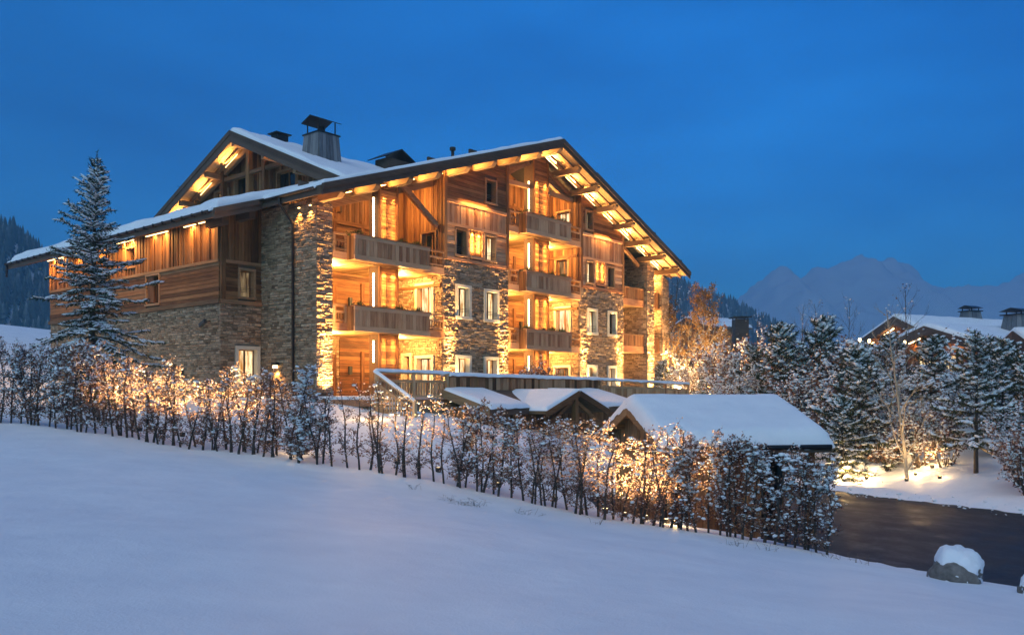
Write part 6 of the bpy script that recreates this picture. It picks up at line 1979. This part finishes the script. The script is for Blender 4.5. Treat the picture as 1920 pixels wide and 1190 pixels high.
# ------------------------------------------------------------------ dry stems poking out of the foreground snow
for i, (px, py, d, n, w_, lb) in enumerate([(875, 944, 17.6, 46, 0.30, 'wide tuft of dry stems poking from the snow before the hedge'), (842, 941, 17.9, 14, 0.16, 'small tuft of dry stems left of the wide tuft'), (985, 962, 17.2, 16, 0.2, 'tuft of dry stems right of the wide tuft'), (775, 918, 18.9, 8, 0.12, 'few dry stems before the half-bare saplings'),
                                          (1375, 1046, 15.4, 12, 0.2, 'few dry stems on the snow before the dense saplings'), (1440, 1052, 15.2, 10, 0.2, 'dry stems below the hedge end'), (1560, 1068, 15.4, 14, 0.3, 'thin dry stems on the crest before the drive'), (1610, 1072, 15.3, 9, 0.22, 'bent dry stems nearest the boulder'), (1120, 990, 17.0, 9, 0.15, 'low dry stems before the golden saplings of the hut')]):
    X = (px - CX) / FPX * d; g = gz(X, d)
    R = thing('grass_tuft', lb, 'grass tuft', (X, d, g), 0, 'dry tufts in the foreground snow')
    rng = np.random.default_rng(400 + i); mb = MB()
    for j in range(n):
        a = np.array([rng.normal(0, w_ * 0.6), rng.normal(0, w_ * 0.4), -0.02]); h = rng.uniform(0.06, 0.22)
        b_ = a + np.array([rng.normal(0, 0.06), rng.normal(0, 0.05), h * 0.6]); c_ = b_ + np.array([rng.normal(0, 0.08), rng.normal(0, 0.05), h * 0.4 * rng.uniform(-0.3, 1)])
        mb.tube([a, b_, c_], [0.0035, 0.0028, 0.0018], 3, cap=False)
    mb.build('blades', M['grass'], R, kind='stuff')
# snowy mounds at the foot of the shrubs beyond the drive
for i, (px, py, d, r_) in enumerate([(1600, 868, 37.5, 0.6), (1625, 856, 38.0, 0.55), (1655, 852, 38.2, 0.7), (1690, 850, 38.0, 0.6), (1640, 870, 37.0, 0.45)]):
    X = (px - CX) / FPX * d; g = gz(X, d)
    R = thing('snowy_bush', ['rounded snow-buried bush nearest the leaning pine', 'rounded snow-buried bush second from the leaning pine', 'largest rounded snow-buried bush on the bank', 'rounded snow-buried bush nearest the glowing shrub', 'small snow-buried bush low on the bank'][i], 'bush', (X, d, g), i, 'snow-buried bushes on the bank')
    V = []; n, k = 10, 16
    for j in range(n + 1):
        th = math.pi * 0.55 * j / n
        for q in range(k):
            ph = 2 * math.pi * q / k
            v = Vector((math.sin(th) * math.cos(ph), math.sin(th) * math.sin(ph), math.cos(th)))
            s_ = r_ * (1 + 0.25 * noise.noise(v * 2 + Vector((i * 3.1, 0, 0))))
            V.append((v.x * s_, v.y * s_, v.z * s_ * 0.95))
    F = [(j * k + q, (j + 1) * k + q, (j + 1) * k + (q + 1) % k, j * k + (q + 1) % k) for j in range(n) for q in range(k)]
    obj_of(mesh_np('snow_cap', V, F, M['snow'], smooth=True), 'snow_cap', R)
    rng = np.random.default_rng(500 + i); mb = MB()
    for j in range(26):
        a = rng.uniform(0, 6.28); e = rng.uniform(0.1, 1.2); dd = np.array([math.cos(a) * math.cos(e), math.sin(a) * math.cos(e), math.sin(e)])
        mb.tube([dd * r_ * 0.7, dd * r_ * rng.uniform(1.0, 1.25)], [0.012, 0.005], 3, cap=False)
    mb.build('twigs', M['bark'], R, kind='stuff')

# ------------------------------------------------------------------ dusk haze: one closed box of even air
HZ = MB(); HZ.box(-2200, 2200, -60, 2700, EYE - 30, EYE + 400)
mh = bpy.data.materials.new('haze'); mh.use_nodes = True
hn = mh.node_tree; hn.nodes.remove(hn.nodes['Principled BSDF'])
pv = hn.nodes.new('ShaderNodeVolumePrincipled')
pv.inputs['Color'].default_value = (0.40, 0.80, 1.0, 1)
pv.inputs['Density'].default_value = 0.0005
pv.inputs['Anisotropy'].default_value = 0.55
hn.links.new(pv.outputs[0], hn.nodes['Material Output'].inputs['Volume'])
hz_o = HZ.build('haze', mh)
tag(hz_o, 'thin blue dusk mist hanging over the whole valley', 'haze', None, 'stuff')
